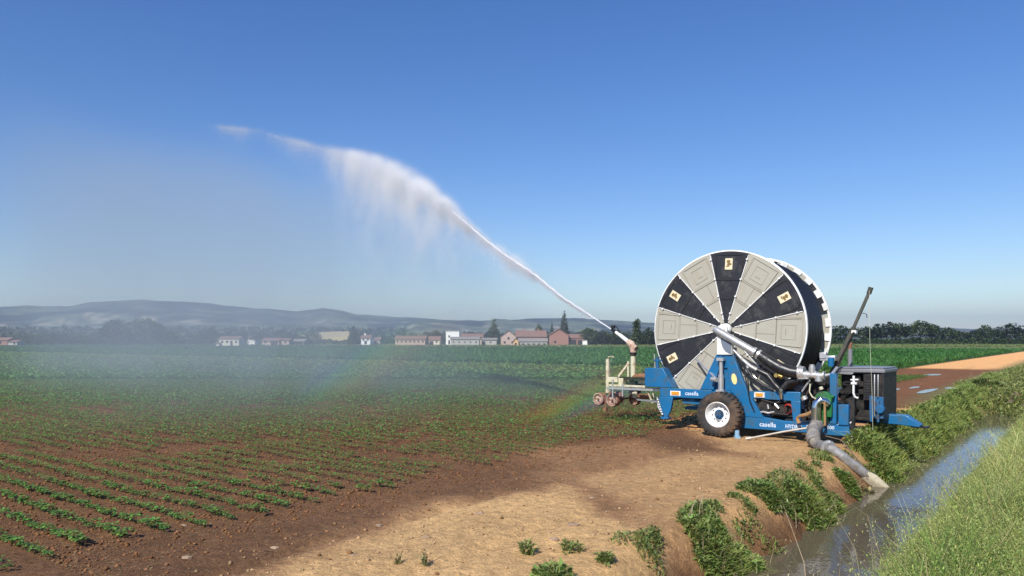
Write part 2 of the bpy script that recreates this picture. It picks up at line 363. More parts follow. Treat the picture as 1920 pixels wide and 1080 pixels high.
g = np_mesh("ground", np.stack([X, Y, Z], -1).reshape(-1, 3), FQ[:, ::-1], gm, col.reshape(-1, 3), smooth=True)
g["kind"] = "structure"
del X, Y

# ------------------------------------------------------------------ ditch water
wm = bpy.data.materials.new("ditch_water"); wm.use_nodes = True
n = wm.node_tree.nodes; l = wm.node_tree.links; b = n["Principled BSDF"]
b.inputs["Base Color"].default_value = (0.11, 0.090, 0.060, 1); b.inputs["Roughness"].default_value = 0.05; b.inputs["IOR"].default_value = 1.33
tc = n.new("ShaderNodeTexCoord"); q = n.new("ShaderNodeTexNoise"); q.inputs["Scale"].default_value = 5; q.inputs["Detail"].default_value = 3
l.new(tc.outputs["Object"], q.inputs["Vector"]); bp = n.new("ShaderNodeBump"); bp.inputs["Strength"].default_value = 0.12; bp.inputs["Distance"].default_value = 0.03
l.new(q.outputs["Fac"], bp.inputs["Height"]); l.new(bp.outputs[0], b.inputs["Normal"])
sw = np.arange(-4, 30.1, 0.5); tw = np.array([-3.6, -3.0, -2.4, -1.8, -1.2])
A, B_ = np.meshgrid(sw, tw, indexing='ij'); xx, yy = st(A, B_)
i2 = np.arange(A.size).reshape(A.shape)
wo = np_mesh("ditch_water", np.stack([xx, yy, np.full(A.shape, WATER)], -1).reshape(-1, 3), np.stack([i2[:-1, :-1], i2[:-1, 1:], i2[1:, 1:], i2[1:, :-1]], -1).reshape(-1, 4), wm)
wo["kind"] = "structure"

# ------------------------------------------------------------------ puddles on the headland, right of the machine
pm = bpy.data.materials.new("puddle_water"); pm.use_nodes = True
b = pm.node_tree.nodes["Principled BSDF"]; b.inputs["Base Color"].default_value = (0.10, 0.06, 0.04, 1); b.inputs["Roughness"].default_value = 0.12
for i, (px, py, ln, wd, lb) in enumerate([(1672, 731, 2.2, 0.45, "long shallow puddle nearest the black engine"), (1740, 733, 3.6, 0.35, "longest puddle in the middle of the wet headland"),
                               (1783, 728, 1.2, 0.4, "small puddle nearest the bank weeds on the wet headland"), (1750, 703, 2.4, 0.8, "far puddle near the corn edge"), (1715, 727, 1.6, 0.3, "faint puddle between two longer ones")]):
    Yd = CAMH * F / (py - 640); X0 = (px - 960) / F * Yd; s0, t0 = inv(X0, Yd)
    vs = []; N = 26
    for k in range(N):
        a = 6.283 * k / N; r = 0.75 + 0.5 * vnoise(np.array([math.cos(a) * 1.5 + i * 7.0 + 20]), np.array([math.sin(a) * 1.5 + 30]))[0]
        s1 = s0 + math.cos(a) * ln * r / 2; t1 = t0 + math.sin(a) * wd * r / 2
        x1, y1 = st(s1, t1); vs.append((x1, y1, 0.0))
    zz = float(np.mean(ground_z(*inv(np.array([v[0] for v in vs]), np.array([v[1] for v in vs]))))) + 0.012
    m = MB(); m.add([(v[0], v[1], zz) for v in vs], [tuple(range(N))]); o = m.build("puddle", pm, smooth=0); o["kind"] = "structure"

# ------------------------------------------------------------------ grass on the right bank
GRASS = leafmat("grass_leaf", 0.4)
def bank_grass():
    parts = []
    n = 170000
    s = 2.4 + 30 * RNG.random(n) ** 1.35; t = -1.95 + 2.6 * RNG.random(n)
    keep = (t < 0.9 - 0.055 * s * 1.0) & (RNG.random(n) < 0.08 + sstep(-1.58, -1.15, t + (vnoise(s * 1.3, t * 0) - 0.5) * 0.35))
    keep &= t > -1.68
    s = s[keep]; t = t[keep]; n = len(s)
    x, y = st(s, t); z = ground_z(s, t) - 0.02
    clump = fbm(s * 0.8, t * 0.8 + 5, 3)
    H = (0.24 + 0.26 * RNG.random(n) + 0.16 * (RNG.random(n) < 0.15)) * (0.45 + 1.0 * clump) * (0.10 + 0.90 * sstep(-1.42, -0.70, t))
    H = np.maximum(H, 0.07)
    W = (0.003 + 0.004 * RNG.random(n)) * (1 + s * 0.06)
    mixv = np.clip((fbm(s * 0.9 + 9, t * 1.6, 3) - 0.5) * 2.6 + 0.68 + 0.5 * (RNG.random(n) - 0.5), 0, 1)[:, None]
    gcol = jitcol((0.15, 0.25, 0.05), n, 0.45) * (1 - mixv) + jitcol((0.50, 0.52, 0.20), n, 0.35) * mixv
    straw = (RNG.random(n) < 0.12)[:, None]
    gcol = np.where(straw, jitcol((0.50, 0.43, 0.22), n, 0.25), gcol)
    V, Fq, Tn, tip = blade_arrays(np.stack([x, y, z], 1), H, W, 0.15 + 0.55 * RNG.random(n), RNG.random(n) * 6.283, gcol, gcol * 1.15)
    parts.append((V, Fq, Tn))
    # seed heads: small spikelets hanging round the tips
    k = RNG.random(n) < 0.6; tp = np.repeat(tip[k], 4, axis=0); m = len(tp)
    tp = tp + (RNG.random((m, 3)) - 0.5) * np.array([0.05, 0.05, 0.09])
    dr = rdir(m, -0.9, 0.5); sc_ = np.repeat((1 + s[k] * 0.05), 4)
    hc = jitcol((0.46, 0.52, 0.16), m, 0.25)
    parts.append(leaf_arrays(tp, dr, 0.017 * sc_ * (0.7 + 0.6 * RNG.random(m)), 0.0055 * sc_, hc))
    V, Fq, Tn = merge(parts)
    o = np_mesh("bank_grass", V, Fq, GRASS, Tn); o["kind"] = "stuff"; return o
bank_grass()
def thin_stalks():
    """tall dry stems leaning over the water and at the foot of the picture"""
    parts = []
    pos = []
    for i in range(70):
        s = 4.2 + 10 * random.random() ** 1.4; t = -1.75 + 0.5 * random.random(); pos.append((s, t, 0.45 + 0.5 * random.random()))
    P = np.array([(*st(a, b_), float(ground_z(a, b_))) for a, b_, h in pos]); H = np.array([p[2] for p in pos]); n = len(P)
    P = np.repeat(P, 4, axis=0) + (RNG.random((n * 4, 3)) - 0.5) * np.array([0.12, 0.12, 0]); H = np.repeat(H, 4) * (0.6 + 0.5 * RNG.random(n * 4)); n *= 4
    c = jitcol((0.45, 0.42, 0.22), n, 0.25)
    V, Fq, Tn, tip = blade_arrays(P, H, np.full(n, 0.006), 0.15 + 0.5 * RNG.random(n), RNG.random(n) * 6.28, c, c)
    parts.append((V, Fq, Tn))
    tp = np.repeat(tip, 7, axis=0) + (RNG.random((n * 7, 3)) - 0.5) * np.array([0.07, 0.07, 0.16])
    parts.append(leaf_arrays(tp, rdir(n * 7, -0.9, 0.3), np.full(n * 7, 0.03), np.full(n * 7, 0.009), jitcol((0.48, 0.45, 0.26), n * 7, 0.25)))
    V, Fq, Tn = merge(parts); o = np_mesh("bank_grass", V, Fq, GRASS, Tn); o["kind"] = "stuff"; o.name = "dry_grass"
thin_stalks()

# ------------------------------------------------------------------ weeds on the left bank
WEED = leafmat("weed_leaf", 0.3)
def canopy(pts_s, pts_t, hts, n_leaf, rad, lsize, base, blades=0.35, bl_h=0.3):
    """leaves heaped in soft mounds standing on the ground, with grass blades through them"""
    m = len(pts_s); i = RNG.integers(0, m, n_leaf)
    a = RNG.random(n_leaf) * 6.283; r = np.sqrt(RNG.random(n_leaf))
    s = pts_s[i] + np.cos(a) * r * rad[i]; t = pts_t[i] + np.sin(a) * r * rad[i]
    top = hts[i] * np.sqrt(np.maximum(0.04, 1 - r ** 2 * 0.9)); h = top * (1 - 0.75 * RNG.random(n_leaf) ** 2.2)
    x, y = st(s, t); z = ground_z(s, t) + h
    dr = rdir(n_leaf, -0.35, 0.8); cl = fbm(s * 3.1, t * 3.1, 2)
    c = jitcol(base, n_leaf, 0.35, 0.12) * (0.7 + 0.6 * cl)[:, None]
    k = RNG.random(n_leaf) < 0.10; c[k] = jitcol((0.30, 0.27, 0.10), int(k.sum()), 0.3)
    L = lsize * (0.6 + 0.8 * RNG.random(n_leaf))
    parts = [leaf_arrays(np.stack([x, y, z], 1), dr, L, L * (0.32 + 0.2 * RNG.random(n_leaf)), c)]
    nb_ = int(n_leaf * blades); i = RNG.integers(0, m, nb_); a = RNG.random(nb_) * 6.283; r = np.sqrt(RNG.random(nb_)) * 1.05
    s = pts_s[i] + np.cos(a) * r * rad[i]; t = pts_t[i] + np.sin(a) * r * rad[i]; x, y = st(s, t)
    H = hts[i] * (0.7 + 0.5 * RNG.random(nb_)) * np.sqrt(np.maximum(0.1, 1.1 - r ** 2)) + bl_h * 0.25
    c = jitcol(np.array(base) * np.array([1.5, 1.3, 1.2]), nb_, 0.35)
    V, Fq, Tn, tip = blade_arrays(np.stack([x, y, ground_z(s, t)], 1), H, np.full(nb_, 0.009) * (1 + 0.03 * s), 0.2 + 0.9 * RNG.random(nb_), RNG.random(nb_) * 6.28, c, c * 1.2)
    parts.append((V, Fq, Tn)); return merge(parts)
GR = (0.205, 0.285, 0.08)
# the long strip of bank plants behind and right of the tongue
ns = 210
s_ = 14.0 + 30 * RNG.random(ns) ** 1.35
w_l = -3.22 - 0.030 * (s_ - 14); t_ = w_l + (RNG.random(ns) - 0.08) * (0.75 + 0.0 * s_)
hh = 0.15 + 0.22 * RNG.random(ns); hh = np.where(t_ > -3.1, 0.2, hh)
V, Fq, Tn = canopy(s_, t_, hh, 52000, 0.15 + 0.20 * RNG.random(ns), 0.085, GR, 0.55, 0.4)
o = np_mesh("bank_weeds", V, Fq, WEED, Tn); o["kind"] = "stuff"
s_ = 4.5 + 9.5 * RNG.random(60); t_ = -3.15 + 0.30 * RNG.normal(0, 1, 60) + 0.0
V, Fq, Tn = canopy(s_, t_, 0.04 + 0.09 * RNG.random(60), 4500, 0.06 + 0.12 * RNG.random(60), 0.05, (0.17, 0.23, 0.07), 0.6, 0.15)
o = np_mesh("bank_weeds", V, Fq, WEED, Tn); o["kind"] = "stuff"
def clump(px, py, zb, w_, h, nl, label, base=GR, ls=0.075, group=None):
    Yd = (CAMH - zb) * F / (py - 640); X0 = (px - 960) / F * Yd; s0, t0 = inv(X0, Yd)
    k = 26; a = RNG.random(k) * 6.283; r = RNG.random(k) * w_ * 0.42
    ps = s0 + np.cos(a) * r; pt = t0 + np.sin(a) * r * 0.8
    V, Fq, Tn = canopy(ps, pt, 0.8 * h * (0.30 + 0.75 * RNG.random(k)) * (1 - 0.5 * r / (w_ * .58)), nl, w_ * (0.10 + 0.14 * RNG.random(k)), ls, base, 0.5, h * 0.6)
    nd = max(7, nl // 110); a2 = RNG.random(nd) * 6.283; r2 = np.sqrt(RNG.random(nd)) * w_ * 0.5; sd_ = s0 + np.cos(a2) * r2; td_ = t0 + np.sin(a2) * r2; xd, yd = st(sd_, td_)
    cd = jitcol((0.42, 0.36, 0.20), nd, 0.35); Vd, Fd, Td, tipd = blade_arrays(np.stack([xd, yd, ground_z(sd_, td_)], 1), h * (0.6 + 1.0 * RNG.random(nd)), np.full(nd, 0.007), 0.2 + 0.8 * RNG.random(nd), RNG.random(nd) * 6.28, cd, cd)
    V, Fq, Tn = merge([(V, Fq, Tn), (Vd, Fd, Td)])
    V = V - np.array([[X0, Yd, 0]]); o = np_mesh("weed_clump", V, Fq, WEED, Tn); o.location = (X0, Yd, 0)
    tag(o, label, "weeds", "leafy weeds on the near side of the ditch")
clump(1350, 1005, -0.12, 0.80, 0.30, 9000, "broad bushy green weed clump on the sandy edge left of the dark water reflection")
clump(1420, 1050, -0.40, 0.62, 0.28, 6000, "lower half of the big near weed clump reaching down to the water")
clump(1310, 970, -0.03, 0.5, 0.16, 2600, "feathery weed clump at the sandy upper end of the big near clump")
clump(1520, 945, -0.25, 0.95, 0.32, 9000, "rounded green weed clump on the bank between the nearest weeds and the grey pipe")
clump(1440, 925, -0.02, 0.75, 0.2, 4500, "thin darker weeds on bare soil left of the rounded clump")
clump(1575, 950, -0.42, 0.45, 0.22, 2600, "weeds at the water edge below the grey pipe")
clump(1590, 885, -0.1, 0.4, 0.2, 2200, "small dark weed tuft right under the grey suction pipe")
clump(1262, 1068, -0.1, 0.32, 0.2, 2500, "small blue-green weed tuft at the bottom edge of the sand", (0.085, 0.14, 0.06))
clump(1190, 1078, 0.0, 0.30, 0.14, 1200, "low sparse green weeds at the bottom edge left of the blue-green tuft")
clump(1040, 1080, 0.0, 0.34, 0.10, 900, "very low green weeds in the sand at the bottom centre")
clump(1845, 733, 0.0, 1.5, 0.6, 6000, "tall pale grassy clump at the far end of the ditch", (0.12, 0.17, 0.05), 0.14)
clump(1640, 905, -0.35, 0.35, 0.2, 1600, "brownish weeds around the crusted end of the grey pipe", (0.13, 0.12, 0.05))
clump(745, 1060, 0.0, 0.05, 0.16, 40, "thin pale weed standing alone in the dry sand near the bottom", (0.20, 0.22, 0.09), 0.03)
clump(796, 1062, 0.0, 0.06, 0.18, 40, "second thin weed stem in the dry sand, just right of the first", (0.14, 0.18, 0.07), 0.03)
s_ = 27 + 40 * RNG.random(150) ** 1.2; t_ = -1.9 - 2.4 * RNG.random(150) * sstep(26, 36, s_)
V, Fq, Tn = canopy(s_, t_, 0.10 + 0.20 * RNG.random(150), 16000, 0.35 + 0.5 * RNG.random(150), 0.12, (0.22, 0.27, 0.09), 0.8, 0.4)
o = np_mesh("bank_weeds", V, Fq, WEED, Tn); o["kind"] = "stuff"
# brush and stones where the ditch ends
m = MB()
for i in range(14):
    x, y = st(29.3 + random.random() * 1.6, -3.0 + random.random() * 1.2); r = 0.06 + 0.10 * random.random(); z = float(ground_z(*inv(x, y))) + r * 0.4
    vs = []; fs = []
    for a in range(5):
        for q in range(7):
            th = math.pi * a / 4; ph = 6.283 * q / 7; k = r * (0.75 + 0.4 * random.random())
            vs.append((x + k * math.sin(th) * math.cos(ph), y + k * math.sin(th) * math.sin(ph), z + k * 0.7 * math.cos(th)))
    for a in range(4):
        for q in range(7): fs.append((a * 7 + q, a * 7 + (q + 1) % 7, a * 7 + 7 + (q + 1) % 7, a * 7 + 7 + q))
    m.add(vs, fs)
o = m.build("rubble", mat("brown_stone", (0.11, 0.075, 0.05), 0.9, var=0.5, scale=2, bump=0.3)); tag(o, kind="stuff")

# ------------------------------------------------------------------ bean plants
BEAN = leafmat("bean_leaf", 0.3, 0.5, 0.35)
ROW0, ROWD = 2.606, 0.36
def bean_end(s): return -7.15 - 0.035 * (s - 5) * (s < 30) + 0.35 * (s > 13)
def hexleaf(P, dr, L, W, c):
    n = len(P); sd = np.cross(dr, [0, 0, 1.0]); sd /= np.maximum(1e-4, np.linalg.norm(sd, axis=1, keepdims=True)); nn = np.cross(sd, dr)
    L = L[:, None]; W = W[:, None]
    a = P + dr * L * 0.25; c_ = P + dr * L * 0.68
    V = np.stack([P, a - sd * W * .46 + nn * W * .08, c_ - sd * W * .38 + nn * W * .05, P + dr * L - nn * L * .1, c_ + sd * W * .38 + nn * W * .05, a + sd * W * .46 + nn * W * .08], 1).reshape(-1, 3)
    q = (np.arange(n) * 6)[:, None]
    return V, np.concatenate([q + [[0, 1, 2, 3]], q + [[0, 3, 4, 5]]], 0), np.repeat(c, 6, axis=0)
def bean_mesh(k):
    n = 22; a = RNG.random(n) * 6.283; r = 0.042 * np.sqrt(RNG.random(n)); h = 0.03 + 0.075 * (1 - (r / 0.045) ** 2 * .8) * (0.5 + 0.5 * RNG.random(n))
    P = np.stack([np.cos(a) * r, np.sin(a) * r, h], 1)
    dr = np.stack([np.cos(a), np.sin(a), 0.35 * (RNG.random(n) - 0.4)], 1) + (RNG.random((n, 3)) - 0.5) * 0.7; dr /= np.linalg.norm(dr, axis=1, keepdims=True)
    L = 0.030 + 0.022 * RNG.random(n); c = jitcol((0.145, 0.285, 0.058), n, 0.4)
    p1 = hexleaf(P, dr, L, L * 0.85, c)
    m = 5; a = RNG.random(m) * 6.28
    c2 = jitcol((0.10, 0.16, 0.05), m); st_ = blade_arrays(np.zeros((m, 3)) - [[0, 0, 0.02]], np.full(m, 0.10), np.full(m, 0.006), np.full(m, 0.5), a, c2, c2)
    V, Fq, Tn = merge([p1, st_[:3]])
    o = np_mesh("bean_plant", V, Fq, BEAN, Tn); me = o.data; bpy.data.objects.remove(o); return me
BM = [bean_mesh(k) for k in range(10)]
cand = []
for i in range(-6, 130):
    s0 = ROW0 + ROWD * i
    t = -7.0 - 0.09 * RNG.random()
    step = 0.088
    ts_ = np.arange(-7.0, -75, -step); sv = s0 + (RNG.random(len(ts_)) - 0.5) * 0.035; tv = ts_ + (RNG.random(len(ts_)) - 0.5) * 0.09
    x, y = st(sv, tv)
    ok = (x > -1.0 * y - 0.5) & (x < 0.75 * y + 0.3) & (y > 3) & (y < 40) & (tv < bean_end(sv) + 0.5 * (vnoise(sv * 1.7, sv * 0) - 0.5))
    py = CAMH / np.maximum(y, 0.1) * F + 640
    ok &= py < 1110
    gap = fbm(sv * 1.9, tv * 0.9 + 40, 3); thin = 0.15 + 0.18 * sstep(10, 14, y)
    dens = thin - 0.11 * sstep(12, 15, y) - 0.08 * sstep(17, 27, y) - 0.10 * sstep(-13, -9, tv) * sstep(14.5, 17, y)
    ok &= (gap > dens + 0.16 * RNG.random(len(gap)) + 0.05)
    for q in np.nonzero(ok)[0]: cand.append((y[q], x[q], sv[q], tv[q]))
cand.sort(key=lambda c: (abs(c[1]) > 0.68 * c[0] or CAMH / c[0] * F > 436, c[0]))
NIND = 295
for k, (y, x, s, t) in enumerate(cand[:NIND]):
    o = bpy.data.objects.new("bean_plant", BM[k % 10]); C.objects.link(o)
    o.location = (x, y, float(ground_z(s, t)) + 0.012); o.rotation_euler = (0, 0, random.random() * 6.28); q = 0.50 + 0.55 * random.random() ** 1.3; o.scale = (q, q, q * (0.85 + 0.3 * random.random()))
    tag(o, "young leafy bean plant growing in the nearest rows of brown soil", "bean plant", "young bean plants in the nearest rows")
rest = np.array(cand[NIND:])
def bean_field():
    parts = []
    y, x, s, t = rest.T
    for lo, hi, nl, sz in ((0, 14, 16, 0.034), (14, 22, 9, 0.052), (22, 60, 6, 0.078)):
        k = (y >= lo) & (y < hi); xs = np.repeat(x[k], nl); ys = np.repeat(y[k], nl); zs = np.repeat(ground_z(s[k], t[k]), nl); n = len(xs)
        a = RNG.random(n) * 6.283; r = (0.055 + 0.02 * (lo > 10)) * np.sqrt(RNG.random(n)); h = (0.03 + 0.08 * (1 - (r / 0.08) ** 2) * (0.4 + 0.6 * RNG.random(n))) * (1.0 + (lo > 10) * 0.3)
        P = np.stack([xs + np.cos(a) * r, ys + np.sin(a) * r, zs + h], 1)
        dr = np.stack([np.cos(a), np.sin(a), 0.4 * (RNG.random(n) - 0.4)], 1) + (RNG.random((n, 3)) - 0.5) * 0.7
        c = jitcol((0.145, 0.275, 0.06), n, 0.4)
        parts.append(leaf_arrays(P, dr, sz * (0.8 + 0.5 * RNG.random(n)), sz * (0.6 + 0.3 * RNG.random(n)), c, 0.15))
    # far part of the bean field
    n = 180000
    yy = 36 + 110 * RNG.random(n) ** 1.6; xx = (RNG.random(n) * 1.7 - 1.0) * yy; s, t = inv(xx, yy)
    k = (s < 46.6) & (t < -9.5) & (RNG.random(n) < 0.35 + 1.1 * fbm(s * 0.15, t * 0.15, 3) ** 1.3); xx = xx[k]; yy = yy[k]; s = s[k]; t = t[k]; n = len(xx)
    sz = 0.13 + 0.0022 * yy
    dr = rdir(n, -0.2, 0.5); c = jitcol((0.12, 0.24, 0.05), n, 0.3)
    lite = sstep(33, 44, s)[:, None]; c = c * (1 - 0.6 * lite) + jitcol((0.19, 0.30, 0.055), n, 0.25) * 0.6 * lite
    P = np.stack([xx, yy, 0.04 + 0.12 * RNG.random(n)], 1)
    parts.append(leaf_arrays(P, dr, sz, sz * 0.7, c, 0.15))
    # a belt between x 17 and 40 m deep already in rows gets extra small leaves so the rows close up
    V, Fq, Tn = merge(parts); o = np_mesh("bean_crop", V, Fq, BEAN, Tn); o["kind"] = "stuff"
bean_field()

# ------------------------------------------------------------------ corn
def corn():
    n = 72000
    yy = 38 + 240 * RNG.random(n) ** 1.7; xx = (RNG.random(n) * 1.75 - 0.95) * yy; s, t = inv(xx, yy)
    edge = 47 + 1.0 * (fbm(t * 0.4, t * 0, 2) - 0.5)
    k = (s > edge) & (s < 200) & (t < -10.4 - 0.4 * vnoise(s * 0.5, s * 0)) & (RNG.random(n) < 1.2 - 0.005 * yy)
    xx = xx[k]; yy = yy[k]; s = s[k]; t = t[k]; n = len(xx)
    row = np.round(t / 0.75) * 0.75; t2 = np.where(yy < 90, row + (RNG.random(n) - 0.5) * 0.14, t); xx, yy = st(s, t2)
    nl = 6; X_ = np.repeat(xx, nl); Y_ = np.repeat(yy, nl); n = len(X_)
    P = np.stack([X_, Y_, 0.03 + 0.18 * RNG.random(n)], 1)
    H = (0.24 + 0.20 * RNG.random(n)) * np.repeat(0.8 + 0.4 * fbm(s * 0.3, t * 0.3, 2), nl); c = jitcol((0.065, 0.18, 0.04), n, 0.35)
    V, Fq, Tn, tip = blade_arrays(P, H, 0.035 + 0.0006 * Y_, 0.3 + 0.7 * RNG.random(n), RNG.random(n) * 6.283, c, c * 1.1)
    o = np_mesh("corn_crop", V, Fq, leafmat("corn_leaf", 0.25, 0.45), Tn); o["kind"] = "stuff"
corn()

def litter():
    n = 16000; s = 2.6 + 14 * RNG.random(n) ** 1.3; t = -8.5 + 5.4 * RNG.random(n); x, y = st(s, t)
    k = (np.abs(x) < 0.72 * y) & (RNG.random(n) < 0.25 + 0.75 * (fbm(s * 1.2, t * 1.2, 3) > 0.5)); s, t, x, y = s[k], t[k], x[k], y[k]; n = len(s)
    dr = rdir(n, -0.02, 0.12); L = 0.02 + 0.05 * RNG.random(n) ** 2
    o = np_mesh("straw_litter", *(lambda a: (a[0], a[1]))(leaf_arrays(np.stack([x, y, ground_z(s, t) + 0.004], 1), dr, L, np.full(n, 0.005), jitcol((0.62, 0.50, 0.29), n, 0.35))), GRASS, leaf_arrays(np.zeros((n, 3)), dr, L, L, jitcol((0.60, 0.46, 0.25), n, 0.4))[2]); o["kind"] = "stuff"
    n = 26000; s = 2.6 + 16 * RNG.random(n) ** 1.4; t = -16 + 12.6 * RNG.random(n); x, y = st(s, t)
    k = (np.abs(x) < 0.72 * y) & (RNG.random(n) < 0.15 + 0.85 * sstep(-5.8, -7.2, t)); s, t, x, y = s[k], t[k], x[k], y[k]; n = len(s)
    r = (0.008 + 0.022 * RNG.random(n) ** 3)[:, None, None]
    O = np.array([[1, 0, 0], [0, 1, 0], [-1, 0, 0], [0, -1, 0], [0, 0, .8], [0, 0, -.6]], float)[None] * (0.7 + 0.6 * RNG.random((n, 6, 1))) * r
    V = (O + np.stack([x, y, ground_z(s, t) + 0.004], 1)[:, None, :]).reshape(-1, 3)
    q = (np.arange(n) * 6)[:, None, None]; Fq = (q + np.array([[0, 1, 4], [1, 2, 4], [2, 3, 4], [3, 0, 4], [1, 0, 5], [2, 1, 5], [3, 2, 5], [0, 3, 5]])[None]).reshape(-1, 3)
    tan = (sstep(-6.6, -5.2, t) * (RNG.random(n) < 0.8))[:, None]; c = jitcol((0.19, 0.092, 0.042), n, 0.3, .06) * (1 - tan) + jitcol((0.40, 0.26, 0.14), n, 0.25, .06) * tan
    o = np_mesh("soil_clods", V, Fq, leafmat("clod", 0.0, 0.95, 0.1), np.repeat(c, 6, axis=0)); o["kind"] = "stuff"
litter()

# ------------------------------------------------------------------ hills
RIDGE = [(-900, 570), (-300, 578), (0, 574), (40, 572), (130, 573), (165, 566), (265, 560), (300, 563), (380, 568), (480, 577), (560, 583), (585, 580), (607, 576), (640, 581), (670, 588), (720, 592), (820, 598), (900, 600), (985, 597), (1080, 595), (1150, 600), (1225, 604), (1400, 612), (1600, 616), (1750, 613), (1850, 617), (1920, 616), (2600, 612)]
def hills():
    ax = np.linspace(-1100, 2700, 420); yy = np.concatenate([np.linspace(2300, 4700, 46), np.linspace(4800, 6000, 8)])
    A, YY = np.meshgrid(ax, yy, indexing='ij'); XX = (A - 960) / F * YY
    top = np.interp(A, [p[0] for p in RIDGE], [p[1] for p in RIDGE]); H = (640 - top) / F * 4700
    q = np.clip((YY - 2300) / 2400, 0, 1)
    prof = 0.12 * sstep(0, 0.2, q) + 0.88 * q ** 1.5
    relief = (fbm(XX / 420, YY / 420, 4) - 0.5) * 110 * np.sin(np.pi * q) + (fbm(XX / 90 + 50, YY / 300, 4) - 0.5) * 14 * sstep(0.1, 0.5, q)
    Zh = np.where(YY <= 4700, prof * H + relief * np.clip(H / 160, 0.15, 1), H * (1 - (YY - 4700) / 1300 * 0.6) + CAMH) - 1.0
    v = fbm(XX / 260 + 7, YY / 160 + 3, 4); v2 = fbm(XX / 70 + 31, YY / 90 + 3, 3)
    col = np.zeros(A.shape + (3,)); col[:] = (0.016, 0.030, 0.016)
    k = sstep(0.50, 0.56, v)[..., None]; col = col * (1 - k) + np.array((0.10, 0.125, 0.065)) * k
    k = (sstep(0.60, 0.64, v2) * sstep(0.45, 0.5, v) * (q < 0.55))[..., None]; col = col * (1 - k) + np.array((0.30, 0.28, 0.19)) * k
    k = (sstep(0.55, 0.60, fbm(XX / 300 + 90, YY / 60 + 3, 3)) * sstep(0.55, 0.35, q) * 0.8)[..., None] if False else ((fbm(XX / 300 + 90, YY / 60 + 3, 3) > 0.56) * (q < 0.4) * 0.7)[..., None]
    col = col * (1 - k) + np.array((0.13, 0.14, 0.09)) * k
    i2 = np.arange(A.size).reshape(A.shape)
    m = bpy.data.materials.new("hillside"); m.use_nodes = True; nn = m.node_tree.nodes; ll = m.node_tree.links
    a = nn.new("ShaderNodeAttribute"); a.attribute_name = "tint"; tc = nn.new("ShaderNodeTexCoord"); nz = nn.new("ShaderNodeTexNoise"); nz.inputs["Scale"].default_value = 0.02; nz.inputs["Detail"].default_value = 6
    ll.new(tc.outputs["Object"], nz.inputs["Vector"]); mr = nn.new("ShaderNodeMapRange"); mr.inputs[1].default_value = 0.3; mr.inputs[2].default_value = 0.7; mr.inputs[3].default_value = 0.5; mr.inputs[4].default_value = 1.5
    ll.new(nz.outputs["Fac"], mr.inputs[0]); vm = nn.new("ShaderNodeVectorMath"); vm.operation = 'SCALE'; ll.new(a.outputs["Color"], vm.inputs[0]); ll.new(mr.outputs[0], vm.inputs["Scale"])
    ll.new(vm.outputs[0], nn["Principled BSDF"].inputs["Base Color"]); nn["Principled BSDF"].inputs["Roughness"].default_value = 1
    o = np_mesh("hills", np.stack([XX, YY, Zh], -1).reshape(-1, 3), np.stack([i2[:-1, :-1], i2[1:, :-1], i2[1:, 1:], i2[:-1, 1:]], -1).reshape(-1, 4), m, col.reshape(-1, 3), smooth=True)
    o["kind"] = "structure"
hills()

# ------------------------------------------------------------------ trees
TREE = leafmat("tree_leaf", 0.2, 0.7, 0.2)
BARK = mat("bark", (0.09, 0.065, 0.045), 0.9, var=0.3, bump=0.3)
CV = [0]
def crown_mesh(kind, nl=900):
    """unit crown: height 1, base at 0.12; built of many leaf sprays on lumps"""
    if kind == 'round':
        L = [(0, 0, 0.60, 0.34)] + [(0.30 * math.cos(a), 0.30 * math.sin(a), 0.42 + 0.25 * random.random(), 0.15 + 0.1 * random.random()) for a in np.arange(0, 6.2, 0.7)] + [((random.random() - .5) * .3, (random.random() - .5) * .3, 0.78 + 0.07 * random.random(), 0.13) for _ in range(4)]
    elif kind == 'tall':
        L = [((random.random() - .5) * 0.22, (random.random() - .5) * 0.22, 0.3 + 0.62 * k / 9, 0.17 + 0.05 * random.random() - 0.08 * k / 9) for k in range(10)]
    elif kind == 'column':
        L = [((random.random() - .5) * 0.04, (random.random() - .5) * 0.04, 0.12 + 0.80 * k / 13, 0.10 - 0.045 * abs(k / 13 - 0.35)) for k in range(14)]
    else:
        L = [((random.random() - .5) * 0.05, (random.random() - .5) * 0.05, 0.16 + 0.80 * k / 13, 0.19 * (1 - k / 13.5) + 0.02) for k in range(14)]
    L = np.array(L); wgt = L[:, 3] ** 2; i = RNG.choice(len(L), nl, p=wgt / wgt.sum())
    dv = rdir(nl, -0.8, 1.0); dv /= np.linalg.norm(dv, axis=1, keepdims=True)
    P = L[i, :3] + dv * (L[i, 3] * (0.72 + 0.42 * RNG.random(nl)))[:, None]
    sz = (0.055 if kind in ('round', 'tall') else 0.04) * (0.6 + 0.8 * RNG.random(nl))
    cl = 0.7 + 0.6 * RNG.random(len(L)); c = jitcol([(0.055, 0.085, 0.028), (0.085, 0.12, 0.038), (0.042, 0.065, 0.028)][CV[0] % 3], nl, 0.3, 0.1); CV[0] += 1; c = c * cl[i][:, None]
    dd = dv + (RNG.random((nl, 3)) - 0.5) * 1.8; V, Fq, Tn = leaf_arrays(P - dd * 0.02, dd, sz * 1.5, sz * 1.1, c, 0.2)
    o = np_mesh("crown", V, Fq, TREE, Tn); me = o.data; bpy.data.objects.remove(o); return me
